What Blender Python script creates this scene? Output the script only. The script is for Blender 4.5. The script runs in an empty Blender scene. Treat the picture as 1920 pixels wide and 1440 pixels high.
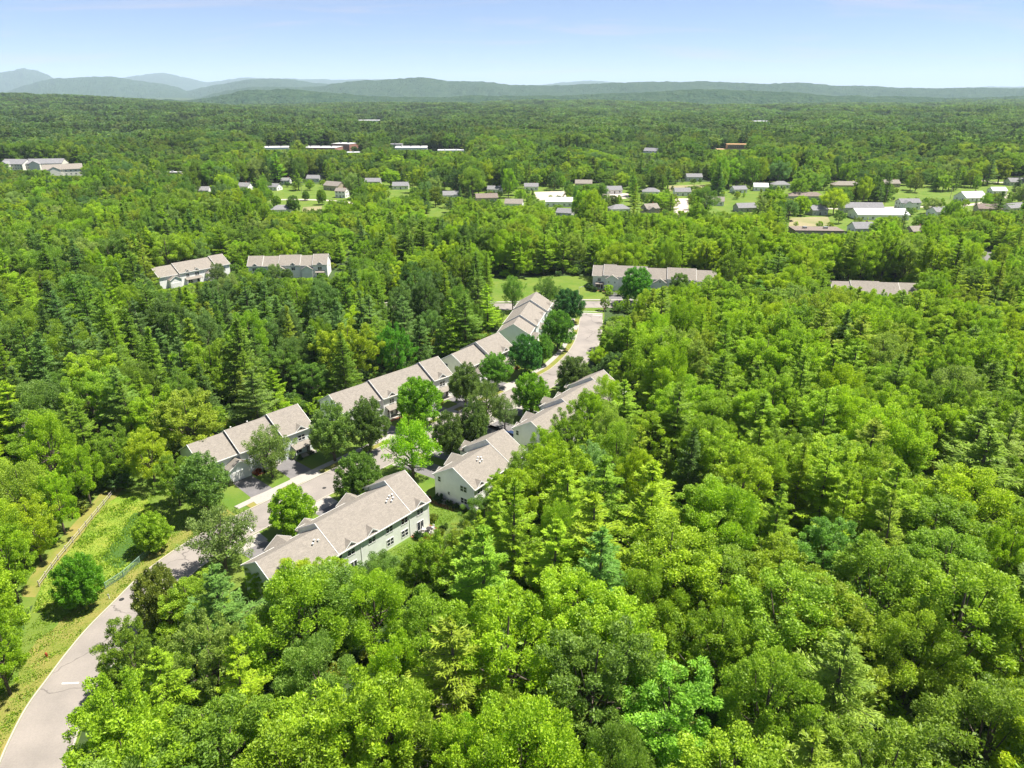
import bpy, bmesh, math, random
import numpy as np
from mathutils import Vector, Matrix

# ------------------------------------------------------------------ camera, sky, sun, exposure
sc = bpy.context.scene
COL = sc.collection
HC = 80.0                       # flying height in metres
PITCH = math.radians(22.4)
FPX = 1331.0                    # focal length in photo pixels (1920 wide)
cam_d = bpy.data.cameras.new('camera'); cam = bpy.data.objects.new('camera', cam_d); COL.objects.link(cam)
cam.location = (0, 0, HC); cam.rotation_euler = (math.pi/2-PITCH, 0, 0)
cam_d.sensor_width = 36; cam_d.lens = 36*FPX/1920; cam_d.clip_start = 0.5; cam_d.clip_end = 90000
sc.camera = cam

SUN_EL, SUN_AZ = math.radians(65), math.radians(80)      # azimuth clockwise from +Y
EXPO, SUN_W, SKY_W = 1.56, 4.3, 0.05
HAZE_DENS = 0.00004
sc.view_settings.view_transform = 'Standard'; sc.view_settings.look = 'None'
sc.view_settings.gamma = 1; sc.view_settings.use_curve_mapping = False; sc.view_settings.exposure = EXPO
sc.render.engine = 'CYCLES'
sc.cycles.max_bounces = 10; sc.cycles.diffuse_bounces = 8; sc.cycles.transmission_bounces = 8; sc.cycles.volume_bounces = 1
sc.cycles.use_denoising = True; sc.cycles.sample_clamp_indirect = 6

world = bpy.data.worlds.new('World'); sc.world = world; world.use_nodes = True
nt = world.node_tree; N = nt.nodes; LK = nt.links; N.clear()
sky = N.new('ShaderNodeTexSky'); sky.sky_type = 'NISHITA'; sky.sun_disc = False
sky.sun_elevation = SUN_EL; sky.sun_rotation = SUN_AZ; sky.altitude = 1200
sky.air_density = 0.75; sky.dust_density = 0.05; sky.ozone_density = 10.0
# thin cirrus: noise on the direction, squeezed towards the horizon the way a flat cloud layer is
tc = N.new('ShaderNodeTexCoord'); sep = N.new('ShaderNodeSeparateXYZ'); LK.new(tc.outputs['Generated'], sep.inputs[0])
zz = N.new('ShaderNodeMath'); zz.operation = 'ADD'; zz.inputs[1].default_value = 0.10; LK.new(sep.outputs['Z'], zz.inputs[0])
zm = N.new('ShaderNodeMath'); zm.operation = 'MAXIMUM'; zm.inputs[1].default_value = 0.05; LK.new(zz.outputs[0], zm.inputs[0])
dx = N.new('ShaderNodeMath'); dx.operation = 'DIVIDE'; LK.new(sep.outputs['X'], dx.inputs[0]); LK.new(zm.outputs[0], dx.inputs[1])
dy = N.new('ShaderNodeMath'); dy.operation = 'DIVIDE'; LK.new(sep.outputs['Y'], dy.inputs[0]); LK.new(zm.outputs[0], dy.inputs[1])
cmb = N.new('ShaderNodeCombineXYZ'); LK.new(dx.outputs[0], cmb.inputs[0]); LK.new(dy.outputs[0], cmb.inputs[1])
mp = N.new('ShaderNodeMapping'); mp.inputs['Scale'].default_value = (0.35, 0.9, 1); mp.inputs['Rotation'].default_value = (0, 0, 0.25); LK.new(cmb.outputs[0], mp.inputs[0])
cn = N.new('ShaderNodeTexNoise'); cn.inputs['Scale'].default_value = 1.6; cn.inputs['Detail'].default_value = 7; cn.inputs['Roughness'].default_value = 0.62; cn.inputs['Distortion'].default_value = 0.5
LK.new(mp.outputs[0], cn.inputs['Vector'])
cr = N.new('ShaderNodeMapRange'); cr.inputs[1].default_value = 0.52; cr.inputs[2].default_value = 0.78; cr.inputs[3].default_value = 0.22; cr.inputs[4].default_value = 0.8
LK.new(cn.outputs['Fac'], cr.inputs[0])
cm = N.new('ShaderNodeMix'); cm.data_type = 'RGBA'; LK.new(cr.outputs[0], cm.inputs[0]); LK.new(sky.outputs[0], cm.inputs[6]); cm.inputs[7].default_value = (5.0, 4.7, 5.5, 1)
bg = N.new('ShaderNodeBackground'); bg.inputs['Strength'].default_value = SKY_W; LK.new(cm.outputs[2], bg.inputs['Color'])
wo = N.new('ShaderNodeOutputWorld'); LK.new(bg.outputs[0], wo.inputs['Surface'])

sl = bpy.data.lights.new('sun', 'SUN'); sl.energy = SUN_W; sl.angle = math.radians(0.5); sl.color = (1.0, 0.94, 0.84)
so = bpy.data.objects.new('sun', sl); COL.objects.link(so)
sd = Vector((math.sin(SUN_AZ)*math.cos(SUN_EL), math.cos(SUN_AZ)*math.cos(SUN_EL), math.sin(SUN_EL)))
so.rotation_euler = sd.to_track_quat('Z', 'Y').to_euler(); so.location = (0, 0, 400)

# ------------------------------------------------------------------ helpers
def at(px, py, z=0.0):
    """the place at height z that the photo shows at pixel (px, py)"""
    u = (px-960)/FPX; v = -(py-720)/FPX
    dy = math.cos(PITCH)+v*math.sin(PITCH); dz = -math.sin(PITCH)+v*math.cos(PITCH)
    t = (z-HC)/dz
    return Vector((u*t, dy*t, z))
def proj(x, y, z):
    dz = z-HC; d = y*math.cos(PITCH)-dz*math.sin(PITCH); v = y*math.sin(PITCH)+dz*math.cos(PITCH)
    return 960+FPX*x/d, 720-FPX*v/d, d
def link(o, parent=None):
    COL.objects.link(o)
    if parent is not None: o.parent = parent
    return o
def tag(o, label=None, cat=None, group=None, kind=None):
    if label: o['label'] = label
    if cat: o['category'] = cat
    if group: o['group'] = group
    if kind: o['kind'] = kind
    return o
def empty(name, loc=(0, 0, 0), rz=0.0):
    o = bpy.data.objects.new(name, None); o.location = loc; o.rotation_euler = (0, 0, rz); o.empty_display_size = 0.5
    return link(o)
def mesh_of(name, bm, mat):
    bmesh.ops.recalc_face_normals(bm, faces=bm.faces[:])
    me = bpy.data.meshes.new(name); bm.to_mesh(me); bm.free()
    for m in (mat if isinstance(mat, (list, tuple)) else [mat]): me.materials.append(m)
    return me
def obj(name, bm_or_me, mat=None, parent=None, loc=None, rz=None):
    me = mesh_of(name, bm_or_me, mat) if isinstance(bm_or_me, bmesh.types.BMesh) else bm_or_me
    o = bpy.data.objects.new(name, me)
    if loc is not None: o.location = loc
    if rz is not None: o.rotation_euler = (0, 0, rz)
    return link(o, parent)
def box(bm, x0, x1, y0, y1, z0, z1):
    vs = [bm.verts.new((x, y, z)) for z in (z0, z1) for x, y in ((x0, y0), (x1, y0), (x1, y1), (x0, y1))]
    for f in ((3, 2, 1, 0), (4, 5, 6, 7), (0, 1, 5, 4), (1, 2, 6, 5), (2, 3, 7, 6), (3, 0, 4, 7)): bm.faces.new([vs[i] for i in f])
def extr(bm, prof, axis, a, b):
    """close a profile of (p, q) pairs into a prism along axis 'x' (p=y, q=z) or 'y' (p=x, q=z)"""
    mk = (lambda t, p, q: (t, p, q)) if axis == 'x' else (lambda t, p, q: (p, t, q))
    A = [bm.verts.new(mk(a, p, q)) for p, q in prof]; B = [bm.verts.new(mk(b, p, q)) for p, q in prof]
    n = len(prof); bm.faces.new(A); bm.faces.new(B[::-1])
    for i in range(n): bm.faces.new((A[i], A[(i+1) % n], B[(i+1) % n], B[i]))
def tube(bm, p, q, r0, r1, n=7):
    p, q = Vector(p), Vector(q); w = (q-p).normalized(); a = w.orthogonal().normalized(); b = w.cross(a)
    A = [bm.verts.new(p+(a*math.cos(t)+b*math.sin(t))*r0) for t in [2*math.pi*i/n for i in range(n)]]
    B = [bm.verts.new(q+(a*math.cos(t)+b*math.sin(t))*r1) for t in [2*math.pi*i/n for i in range(n)]]
    for i in range(n): bm.faces.new((A[i], A[(i+1) % n], B[(i+1) % n], B[i]))
    bm.faces.new(A[::-1]); bm.faces.new(B)
def new_bm(): return bmesh.new()
def smooth_poly(pts, n=8):
    """Catmull-Rom through 2-D points"""
    P = [np.array(p[:2], float) for p in pts]; P = [2*P[0]-P[1]]+P+[2*P[-1]-P[-2]]; out = []
    for i in range(1, len(P)-2):
        a, b, c, d = P[i-1:i+3]
        for k in range(n):
            t = k/n; out.append(0.5*((2*b)+(c-a)*t+(2*a-5*b+4*c-d)*t*t+(-a+3*b-3*c+d)*t**3))
    out.append(P[-2]); return np.array(out)
def offset_line(P, d):
    """polyline shifted by d metres to its right"""
    T = np.gradient(P, axis=0); T /= np.linalg.norm(T, axis=1)[:, None]
    return P+np.stack([T[:, 1], -T[:, 0]], 1)*d
def in_poly(X, Y, poly):
    poly = np.asarray([p[:2] for p in poly], float); inside = np.zeros(np.shape(X), bool); j = len(poly)-1
    for i in range(len(poly)):
        xi, yi = poly[i]; xj, yj = poly[j]
        c = ((yi > Y) != (yj > Y)) & (X < (xj-xi)*(Y-yi)/((yj-yi) if yj != yi else 1e-9)+xi)
        inside ^= c; j = i
    return inside

# ------------------------------------------------------------------ materials
def material(name):
    m = bpy.data.materials.new(name); m.use_nodes = True; n = m.node_tree.nodes; l = m.node_tree.links
    return m, n, l, n['Principled BSDF']
def nnode(n, typ, **kw):
    o = n.new(typ)
    for k, v in kw.items(): o.inputs[k].default_value = v
    return o
def ramp(n, stops):
    r = n.new('ShaderNodeValToRGB'); e = r.color_ramp.elements
    while len(e) < len(stops): e.new(0.5)
    for i, (p, c) in enumerate(stops): e[i].position = p; e[i].color = (*c, 1)
    return r
def noisy(name, stops, scale=1.0, rough=0.9, detail=6, bump=0.0, bscale=None, spec=0.2, big=None):
    """a principled material whose colour wanders between stops; big = (scale, stops2, amount) adds broad patches"""
    m, n, l, b = material(name)
    g = n.new('ShaderNodeNewGeometry')
    t = nnode(n, 'ShaderNodeTexNoise', Scale=scale, Detail=detail, Roughness=0.6); l.new(g.outputs['Position'], t.inputs['Vector'])
    r = ramp(n, stops); l.new(t.outputs['Fac'], r.inputs['Fac']); col = r.outputs[0]
    if big:
        t2 = nnode(n, 'ShaderNodeTexNoise', Scale=big[0], Detail=4, Roughness=0.55); l.new(g.outputs['Position'], t2.inputs['Vector'])
        r2 = ramp(n, big[1]); l.new(t2.outputs['Fac'], r2.inputs['Fac'])
        mx = n.new('ShaderNodeMix'); mx.data_type = 'RGBA'; mx.inputs[0].default_value = big[2]
        l.new(col, mx.inputs[6]); l.new(r2.outputs[0], mx.inputs[7]); col = mx.outputs[2]
    l.new(col, b.inputs['Base Color']); b.inputs['Roughness'].default_value = rough; b.inputs['Specular IOR Level'].default_value = spec
    if bump:
        t3 = nnode(n, 'ShaderNodeTexNoise', Scale=bscale or scale*3, Detail=4); l.new(g.outputs['Position'], t3.inputs['Vector'])
        bp = nnode(n, 'ShaderNodeBump', Strength=bump, Distance=0.1); l.new(t3.outputs['Fac'], bp.inputs['Height']); l.new(bp.outputs[0], b.inputs['Normal'])
    return m
def around(c, d): return [(0.3, tuple(0.82*v*(1-d) for v in c)), (0.7, tuple(0.82*min(1, v*(1+d)) for v in c))]

def leaf_material(name, trans=0.5, gloss=0.02):
    m, n, l, b = material(name); n.remove(b)
    a = n.new('ShaderNodeAttribute'); a.attribute_type = 'INSTANCER'; a.attribute_name = 'tint'
    v = n.new('ShaderNodeAttribute'); v.attribute_type = 'GEOMETRY'; v.attribute_name = 'leafvar'
    hs = n.new('ShaderNodeHueSaturation'); hs.inputs['Saturation'].default_value = 1.03; l.new(a.outputs['Color'], hs.inputs['Color'])
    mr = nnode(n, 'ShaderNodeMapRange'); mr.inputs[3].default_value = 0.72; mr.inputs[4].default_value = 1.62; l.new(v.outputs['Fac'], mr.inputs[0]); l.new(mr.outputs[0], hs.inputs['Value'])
    mh = nnode(n, 'ShaderNodeMapRange'); mh.inputs[3].default_value = 0.512; mh.inputs[4].default_value = 0.488; l.new(v.outputs['Fac'], mh.inputs[0]); l.new(mh.outputs[0], hs.inputs['Hue'])
    d = n.new('ShaderNodeBsdfDiffuse'); t = n.new('ShaderNodeBsdfTranslucent'); l.new(hs.outputs[0], d.inputs[0])
    tw = n.new('ShaderNodeMix'); tw.data_type = 'RGBA'; tw.blend_type = 'MULTIPLY'; tw.inputs[0].default_value = 1; l.new(hs.outputs[0], tw.inputs[6]); tw.inputs[7].default_value = (1.05, 1.12, 0.6, 1)
    l.new(tw.outputs[2], t.inputs[0])
    mx = n.new('ShaderNodeMixShader'); mx.inputs[0].default_value = trans; l.new(d.outputs[0], mx.inputs[1]); l.new(t.outputs[0], mx.inputs[2])
    g = n.new('ShaderNodeBsdfGlossy'); g.inputs['Roughness'].default_value = 0.55; g.inputs['Color'].default_value = (0.8, 0.85, 0.8, 1)
    m2 = n.new('ShaderNodeMixShader'); m2.inputs[0].default_value = gloss; l.new(mx.outputs[0], m2.inputs[1]); l.new(g.outputs[0], m2.inputs[2])
    l.new(m2.outputs[0], n['Material Output'].inputs['Surface'])
    return m
M_LEAF = leaf_material('leaves')
M_NEEDLE = leaf_material('needles', 0.42, 0.02)
M_BARK = noisy('bark', around((0.13, 0.105, 0.085), 0.35), 6, bump=0.5)
M_DEAD = noisy('dead_wood', around((0.36, 0.31, 0.27), 0.2), 5, bump=0.3)
M_FLOOR = noisy('forest_floor', [(0.3, (0.03, 0.04, 0.014)), (0.7, (0.06, 0.075, 0.024))], 0.6, bump=0.4, big=(0.02, around((0.04, 0.085, 0.02), 0.3), 0.6))
M_LAWN = noisy('lawn_grass', [(0.25, (0.080, 0.145, 0.016)), (0.75, (0.125, 0.190, 0.026))], 3.0, bump=0.5, bscale=14, spec=0.1, big=(0.12, [(0.35, (0.055, 0.12, 0.016)), (0.65, (0.15, 0.17, 0.040))], 0.5))
M_VERGE = noisy('dry_verge_grass', [(0.25, (0.12, 0.15, 0.025)), (0.75, (0.21, 0.19, 0.05))], 2.2, bump=0.5, bscale=12, spec=0.1, big=(0.2, [(0.35, (0.10, 0.16, 0.02)), (0.7, (0.27, 0.20, 0.075))], 0.55))
M_MEADOW = noisy('meadow_grass', [(0.3, (0.13, 0.21, 0.022)), (0.7, (0.20, 0.27, 0.03))], 1.6, bump=0.9, bscale=5, spec=0.1, big=(0.25, [(0.35, (0.10, 0.18, 0.02)), (0.7, (0.26, 0.22, 0.05))], 0.45))
M_FIELD = noisy('hay_field', [(0.3, (0.17, 0.165, 0.075)), (0.7, (0.25, 0.215, 0.12))], 0.4, spec=0.1, big=(0.03, [(0.4, (0.14, 0.17, 0.06)), (0.65, (0.28, 0.235, 0.15))], 0.55))
M_MULCH = noisy('bark_mulch', around((0.20, 0.085, 0.045), 0.4), 5, bump=0.6)
M_GRAVEL = noisy('gravel_yard', around((0.48, 0.42, 0.36), 0.2), 2)
M_ASPHALT_DRIVE = noisy('drive_asphalt', around((0.14, 0.135, 0.14), 0.15), 4, rough=0.85, big=(0.5, around((0.20, 0.19, 0.19), 0.2), 0.5))
M_CONCRETE = noisy('concrete', around((0.36, 0.335, 0.305), 0.1), 3, rough=0.85)
M_KERB = noisy('granite_kerb', around((0.42, 0.385, 0.33), 0.12), 4, rough=0.8)
M_PAINT = noisy('road_paint', around((0.66, 0.64, 0.60), 0.12), 3, rough=0.7)
def road_material():
    m, n, l, b = material('worn_asphalt'); g = n.new('ShaderNodeNewGeometry')
    t = nnode(n, 'ShaderNodeTexNoise', Scale=3.5, Detail=6, Roughness=0.7); l.new(g.outputs['Position'], t.inputs['Vector'])
    r = ramp(n, [(0.3, (0.196, 0.176, 0.160)), (0.7, (0.240, 0.216, 0.196))]); l.new(t.outputs['Fac'], r.inputs['Fac'])
    t2 = nnode(n, 'ShaderNodeTexNoise', Scale=0.16, Detail=5); l.new(g.outputs['Position'], t2.inputs['Vector'])
    r2 = ramp(n, [(0.35, (0.84, 0.84, 0.84)), (0.65, (1.08, 1.07, 1.06))]); l.new(t2.outputs['Fac'], r2.inputs['Fac'])
    mx = n.new('ShaderNodeMix'); mx.data_type = 'RGBA'; mx.blend_type = 'MULTIPLY'; mx.inputs[0].default_value = 1; l.new(r.outputs[0], mx.inputs[6]); l.new(r2.outputs[0], mx.inputs[7])
    # tar-sealed cracks: thin borders of large warped cells
    wn = nnode(n, 'ShaderNodeTexNoise', Scale=0.25, Detail=3); l.new(g.outputs['Position'], wn.inputs['Vector'])
    wa = n.new('ShaderNodeVectorMath'); wa.operation = 'MULTIPLY_ADD'; wa.inputs[1].default_value = (5, 5, 0); l.new(wn.outputs['Color'], wa.inputs[0]); l.new(g.outputs['Position'], wa.inputs[2])
    v = n.new('ShaderNodeTexVoronoi'); v.feature = 'DISTANCE_TO_EDGE'; v.inputs['Scale'].default_value = 0.085; l.new(wa.outputs[0], v.inputs['Vector'])
    rc = ramp(n, [(0.0, (0.30, 0.30, 0.30)), (0.010, (1, 1, 1))]); l.new(v.outputs['Distance'], rc.inputs['Fac'])
    m2 = n.new('ShaderNodeMix'); m2.data_type = 'RGBA'; m2.blend_type = 'MULTIPLY'; m2.inputs[0].default_value = 0.8; l.new(mx.outputs[2], m2.inputs[6]); l.new(rc.outputs[0], m2.inputs[7])
    l.new(m2.outputs[2], b.inputs['Base Color']); b.inputs['Roughness'].default_value = 0.85
    return m
M_ROAD = road_material()
def shingle(name, c, lo=0.8, hi=1.2):
    m, n, l, b = material(name); tc = n.new('ShaderNodeTexCoord')
    br = n.new('ShaderNodeTexBrick'); br.inputs['Scale'].default_value = 1.0; br.inputs['Brick Width'].default_value = 0.45; br.inputs['Row Height'].default_value = 0.16; br.inputs['Mortar Size'].default_value = 0.012
    br.inputs['Color1'].default_value = (*[v*lo for v in c], 1); br.inputs['Color2'].default_value = (*[v*hi for v in c], 1); br.inputs['Mortar'].default_value = (*[v*0.6 for v in c], 1)
    sp = n.new('ShaderNodeSeparateXYZ'); l.new(tc.outputs['Object'], sp.inputs[0]); cb = n.new('ShaderNodeCombineXYZ'); l.new(sp.outputs['X'], cb.inputs['X']); l.new(sp.outputs['Y'], cb.inputs['Y']); l.new(cb.outputs[0], br.inputs['Vector'])
    t = nnode(n, 'ShaderNodeTexNoise', Scale=0.9, Detail=7, Roughness=0.75); l.new(tc.outputs['Object'], t.inputs['Vector'])
    r = ramp(n, [(0.3, (0.88, 0.88, 0.88)), (0.7, (1.1, 1.09, 1.08))]); l.new(t.outputs['Fac'], r.inputs['Fac'])
    mx = n.new('ShaderNodeMix'); mx.data_type = 'RGBA'; mx.blend_type = 'MULTIPLY'; mx.inputs[0].default_value = 1; l.new(br.outputs['Color'], mx.inputs[6]); l.new(r.outputs[0], mx.inputs[7])
    l.new(mx.outputs[2], b.inputs['Base Color']); b.inputs['Roughness'].default_value = 0.9; b.inputs['Specular IOR Level'].default_value = 0.2
    bp = nnode(n, 'ShaderNodeBump', Strength=0.35, Distance=0.03); l.new(br.outputs['Fac'], bp.inputs['Height']); bp.invert = True; l.new(bp.outputs[0], b.inputs['Normal'])
    return m
M_SHINGLE = shingle('tan_shingles', (0.224, 0.203, 0.177), 0.9, 1.1)
M_SHINGLE_BROWN = shingle('brown_shingles', (0.19, 0.155, 0.135))
M_SHINGLE_GREY = shingle('grey_shingles', (0.20, 0.20, 0.21))
def siding(name, c):
    m, n, l, b = material(name); tc = n.new('ShaderNodeTexCoord')
    w = n.new('ShaderNodeTexWave'); w.bands_direction = 'Z'; w.wave_profile = 'SAW'; w.inputs['Scale'].default_value = 1.2; l.new(tc.outputs['Object'], w.inputs['Vector'])
    bp = nnode(n, 'ShaderNodeBump', Strength=0.5, Distance=0.02); l.new(w.outputs['Fac'], bp.inputs['Height']); l.new(bp.outputs[0], b.inputs['Normal'])
    t = nnode(n, 'ShaderNodeTexNoise', Scale=0.7, Detail=5); l.new(tc.outputs['Object'], t.inputs['Vector']); r = ramp(n, around(c, 0.06)); l.new(t.outputs['Fac'], r.inputs['Fac'])
    l.new(r.outputs[0], b.inputs['Base Color']); b.inputs['Roughness'].default_value = 0.6
    return m
M_SIDE_GREEN = siding('pale_green_siding', (0.80, 0.835, 0.765))
M_SIDE_WHITE = siding('white_siding', (0.92, 0.92, 0.90))
M_SIDE_CREAM = siding('cream_siding', (0.78, 0.77, 0.68))
M_SIDE_BLUE = siding('pale_blue_siding', (0.76, 0.82, 0.84))
M_SIDE_GREY = siding('grey_siding', (0.42, 0.42, 0.42))
M_SIDE_TAN = siding('tan_siding', (0.45, 0.38, 0.29))
M_SIDE_RED = siding('red_cladding', (0.38, 0.19, 0.15))
M_WOOD_RAW = noisy('raw_lumber', around((0.62, 0.42, 0.24), 0.15), 2)
M_TRIM = noisy('white_trim', around((0.86, 0.86, 0.84), 0.04), 2, rough=0.5)
M_MEMBRANE = noisy('roof_membrane', around((0.58, 0.58, 0.57), 0.08), 0.15, rough=0.7)
M_METAL_ROOF = noisy('white_metal_roof', around((0.64, 0.65, 0.66), 0.05), 0.5, rough=0.5)
def plain(name, c, rough=0.5, metal=0.0, spec=0.5):
    m = noisy(name, around(c, 0.08), 4, rough=rough, spec=spec); m.node_tree.nodes['Principled BSDF'].inputs['Metallic'].default_value = metal; return m
M_GLASS = plain('window_glass', (0.025, 0.032, 0.04), 0.12, spec=0.6)
M_DARK = plain('dark_door', (0.04, 0.035, 0.035), 0.5)
M_BLACK = plain('black_rubber', (0.02, 0.02, 0.02), 0.8)
M_STEEL = plain('grey_steel', (0.42, 0.44, 0.45), 0.45, 0.6)
M_POLE = noisy('pole_wood', around((0.30, 0.26, 0.22), 0.2), 3)
M_FENCE = noisy('weathered_rail', around((0.42, 0.37, 0.31), 0.2), 4)
M_WIRE = plain('green_wire_fence', (0.20, 0.32, 0.25), 0.6)
M_CAR_WHITE = plain('white_car_paint', (0.75, 0.76, 0.78), 0.25)
M_CAR_BLUE = plain('dark_blue_car_paint', (0.03, 0.05, 0.12), 0.2)
M_RED = plain('red_paint', (0.36, 0.06, 0.03), 0.6)
M_BRICK = noisy('brick_red', around((0.33, 0.15, 0.10), 0.2), 4)

# ------------------------------------------------------------------ terrain, hills
rng = np.random.default_rng(11)
def ground_z(x, y):
    x = np.asarray(x, float); y = np.asarray(y, float); d = np.hypot(x, y)
    f = np.clip((d-1300)/1500, 0, 1); f = f*f*(3-2*f)
    z = f*(9*np.sin(x/430+1.3)*np.cos(y/610)+6*np.sin(x/210+y/330))
    z = z+f*62*np.exp(-((x+2500)/1000)**2-((y-2950)/800)**2)
    return z
def terrain():
    rad = np.concatenate([[0], np.geomspace(30, 30000, 110)]); th = np.linspace(0, 2*np.pi, 241)[:-1]
    V = [(0, 0, 0)]; nth = len(th)
    for r in rad[1:]:
        x = r*np.sin(th); y = r*np.cos(th); z = ground_z(x, y)-np.clip((r-6000)/24000, 0, 1)*20
        V += list(zip(x, y, z))
    F = [(0, 1+(j+1) % nth, 1+j) for j in range(nth)]
    for i in range(len(rad)-2):
        a = 1+i*nth; b = a+nth
        F += [(a+j, a+(j+1) % nth, b+(j+1) % nth, b+j) for j in range(nth)]
    me = bpy.data.meshes.new('ground'); me.from_pydata(V, [], F); me.materials.append(M_FLOOR)
    me.polygons.foreach_set('use_smooth', [True]*len(me.polygons))
    tag(obj('ground', me), kind='structure')
terrain()

def hill_material():
    m, n, l, b = material('wooded_hillside'); g = n.new('ShaderNodeNewGeometry')
    t = nnode(n, 'ShaderNodeTexNoise', Scale=0.012, Detail=8, Roughness=0.75); l.new(g.outputs['Position'], t.inputs['Vector'])
    r = ramp(n, [(0.35, (0.018, 0.045, 0.026)), (0.65, (0.050, 0.085, 0.040))]); l.new(t.outputs['Fac'], r.inputs['Fac'])
    l.new(r.outputs[0], b.inputs['Base Color']); b.inputs['Roughness'].default_value = 1; b.inputs['Specular IOR Level'].default_value = 0
    t3 = nnode(n, 'ShaderNodeTexVoronoi', Scale=0.05); l.new(g.outputs['Position'], t3.inputs['Vector'])
    bp = nnode(n, 'ShaderNodeBump', Strength=1.0, Distance=14.0); bp.invert = True; l.new(t3.outputs['Distance'], bp.inputs['Height']); l.new(bp.outputs[0], b.inputs['Normal'])
    return m
M_HILL = hill_material()
def vnoise(x, seed, octs):
    r = np.random.default_rng(seed); out = np.zeros_like(x)
    for sc_, am in octs:
        k = r.uniform(-1, 1, 4096); i = np.floor(x/sc_).astype(int); f = x/sc_-i; f = f*f*(3-2*f)
        out += am*(k[i % 4096]*(1-f)+k[(i+1) % 4096]*f)
    return out
def ridge(D, prof, depth, seed, rough):
    """a long hill whose crest, D metres out, follows a skyline given at photo pixels; it falls away on both sides"""
    px = np.array([p[0] for p in prof], float); py = np.array([p[1] for p in prof], float)
    n = 620; X = np.linspace(px[0], px[-1], n); Yp = np.interp(X, px, py)
    k = np.ones(7)/7; Yp = np.convolve(np.pad(Yp, 3, 'edge'), k, 'valid'); Yp = np.where(Yp < 172, 172-(172-Yp)*1.12, Yp)+vnoise(X, seed+40, [(110, 1.8), (42, 1.3), (14, 0.5)])
    v = -(Yp-720)/FPX; dyv = np.cos(PITCH)+v*np.sin(PITCH); dzv = -np.sin(PITCH)+v*np.cos(PITCH); uv = (X-960)/FPX
    cx = uv/dyv*D; crest = HC+dzv/dyv*D
    rows = np.concatenate([np.linspace(-1, 0, 26), np.linspace(0, 1, 12)[1:]])
    V = []
    s = np.arange(n)*abs(cx[1]-cx[0])
    base = -30.0
    for ri, q in enumerate(rows):
        fall = np.cos(q*np.pi/2)**1.3
        lump = vnoise(s+ri*137.0, seed, [(900, 0.10), (300, 0.05)])*np.sin(abs(q)*np.pi)
        z = base+(crest-base)*np.clip(fall+lump, 0, 1)+vnoise(s+ri*51.7, seed+ri, [(60, rough), (25, rough*0.6)])
        V += list(zip(cx*(1+q*depth/D), np.full(n, D+q*depth)+vnoise(s, seed+7, [(1500, depth*0.12)]), z))
    F = [(i*n+j, i*n+j+1, (i+1)*n+j+1, (i+1)*n+j) for i in range(len(rows)-1) for j in range(n-1)]
    me = bpy.data.meshes.new('hill'); me.from_pydata(V, [], F); me.materials.append(M_HILL)
    tag(obj('hill', me), kind='structure')
ridge(17000, [(-420, 178), (-250, 160), (-120, 148), (-40, 140), (5, 136), (25, 131), (50, 135), (75, 143), (95, 156), (125, 166), (200, 174), (330, 180)], 3500, 1, 10)
ridge(21000, [(120, 178), (200, 152), (260, 144), (300, 139), (345, 146), (380, 158), (440, 150), (520, 148), (600, 150), (700, 150), (800, 151), (900, 158), (980, 163), (1040, 157), (1100, 153), (1150, 156), (1250, 160), (1400, 163), (1700, 166), (2100, 164), (2500, 172)], 3500, 2, 8)
ridge(12500, [(-400, 165), (-100, 168), (0, 172), (40, 165), (80, 157), (120, 152), (165, 151), (215, 148), (260, 155), (300, 158), (335, 164), (352, 171), (385, 164), (430, 160), (470, 153), (520, 151), (600, 158), (700, 170), (900, 178)], 2600, 3, 7)
ridge(8600, [(330, 190), (380, 184), (420, 174), (470, 166), (540, 163), (600, 164), (650, 158), (700, 154), (755, 149), (800, 150), (850, 154), (900, 154), (955, 160), (1020, 162), (1090, 159), (1160, 157), (1220, 157), (1310, 154), (1380, 158), (1450, 158), (1510, 155), (1560, 159), (1640, 164), (1720, 167), (1800, 166), (1920, 165), (2100, 163), (2500, 170)], 1900, 4, 6)
ridge(4800, [(-300, 172), (-100, 182), (50, 184), (150, 185), (250, 183), (350, 188), (390, 184), (430, 176), (490, 168), (560, 167), (630, 174), (720, 180), (850, 181), (1000, 180), (1130, 176), (1220, 173), (1310, 168), (1400, 170), (1500, 175), (1620, 180), (1750, 183), (1860, 181), (1950, 179), (2200, 176), (2500, 180)], 1100, 5, 5)

# ------------------------------------------------------------------ tree prototypes (numpy)
class Rose:
    """collects leaf quads"""
    def __init__(s): s.P = []; s.D = []; s.N = []; s.L = []; s.W = []; s.V = []
    def add(s, P, D, Nn, L, W, V): s.P.append(P); s.D.append(D); s.N.append(Nn); s.L.append(L); s.W.append(W); s.V.append(V)
    def arrays(s):
        P, D, Nn = (np.concatenate(a) for a in (s.P, s.D, s.N)); L, W, V = (np.concatenate(a) for a in (s.L, s.W, s.V))
        D = D/np.maximum(np.linalg.norm(D, axis=1), 1e-6)[:, None]; S = np.cross(D, Nn); S /= np.maximum(np.linalg.norm(S, axis=1), 1e-6)[:, None]
        n = len(P); Q = np.empty((n, 4, 3))
        up = np.cross(S, D)*(L*0.12)[:, None]
        Q[:, 0] = P-D*(L/2)[:, None]; Q[:, 1] = P+S*(W/2)[:, None]+up; Q[:, 2] = P+D*(L/2)[:, None]; Q[:, 3] = P-S*(W/2)[:, None]+up
        return Q.reshape(-1, 3), np.arange(4*n).reshape(-1, 4), np.repeat(V, 4)
def unit(v): return v/np.maximum(np.linalg.norm(v, axis=-1, keepdims=True), 1e-6)
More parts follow.
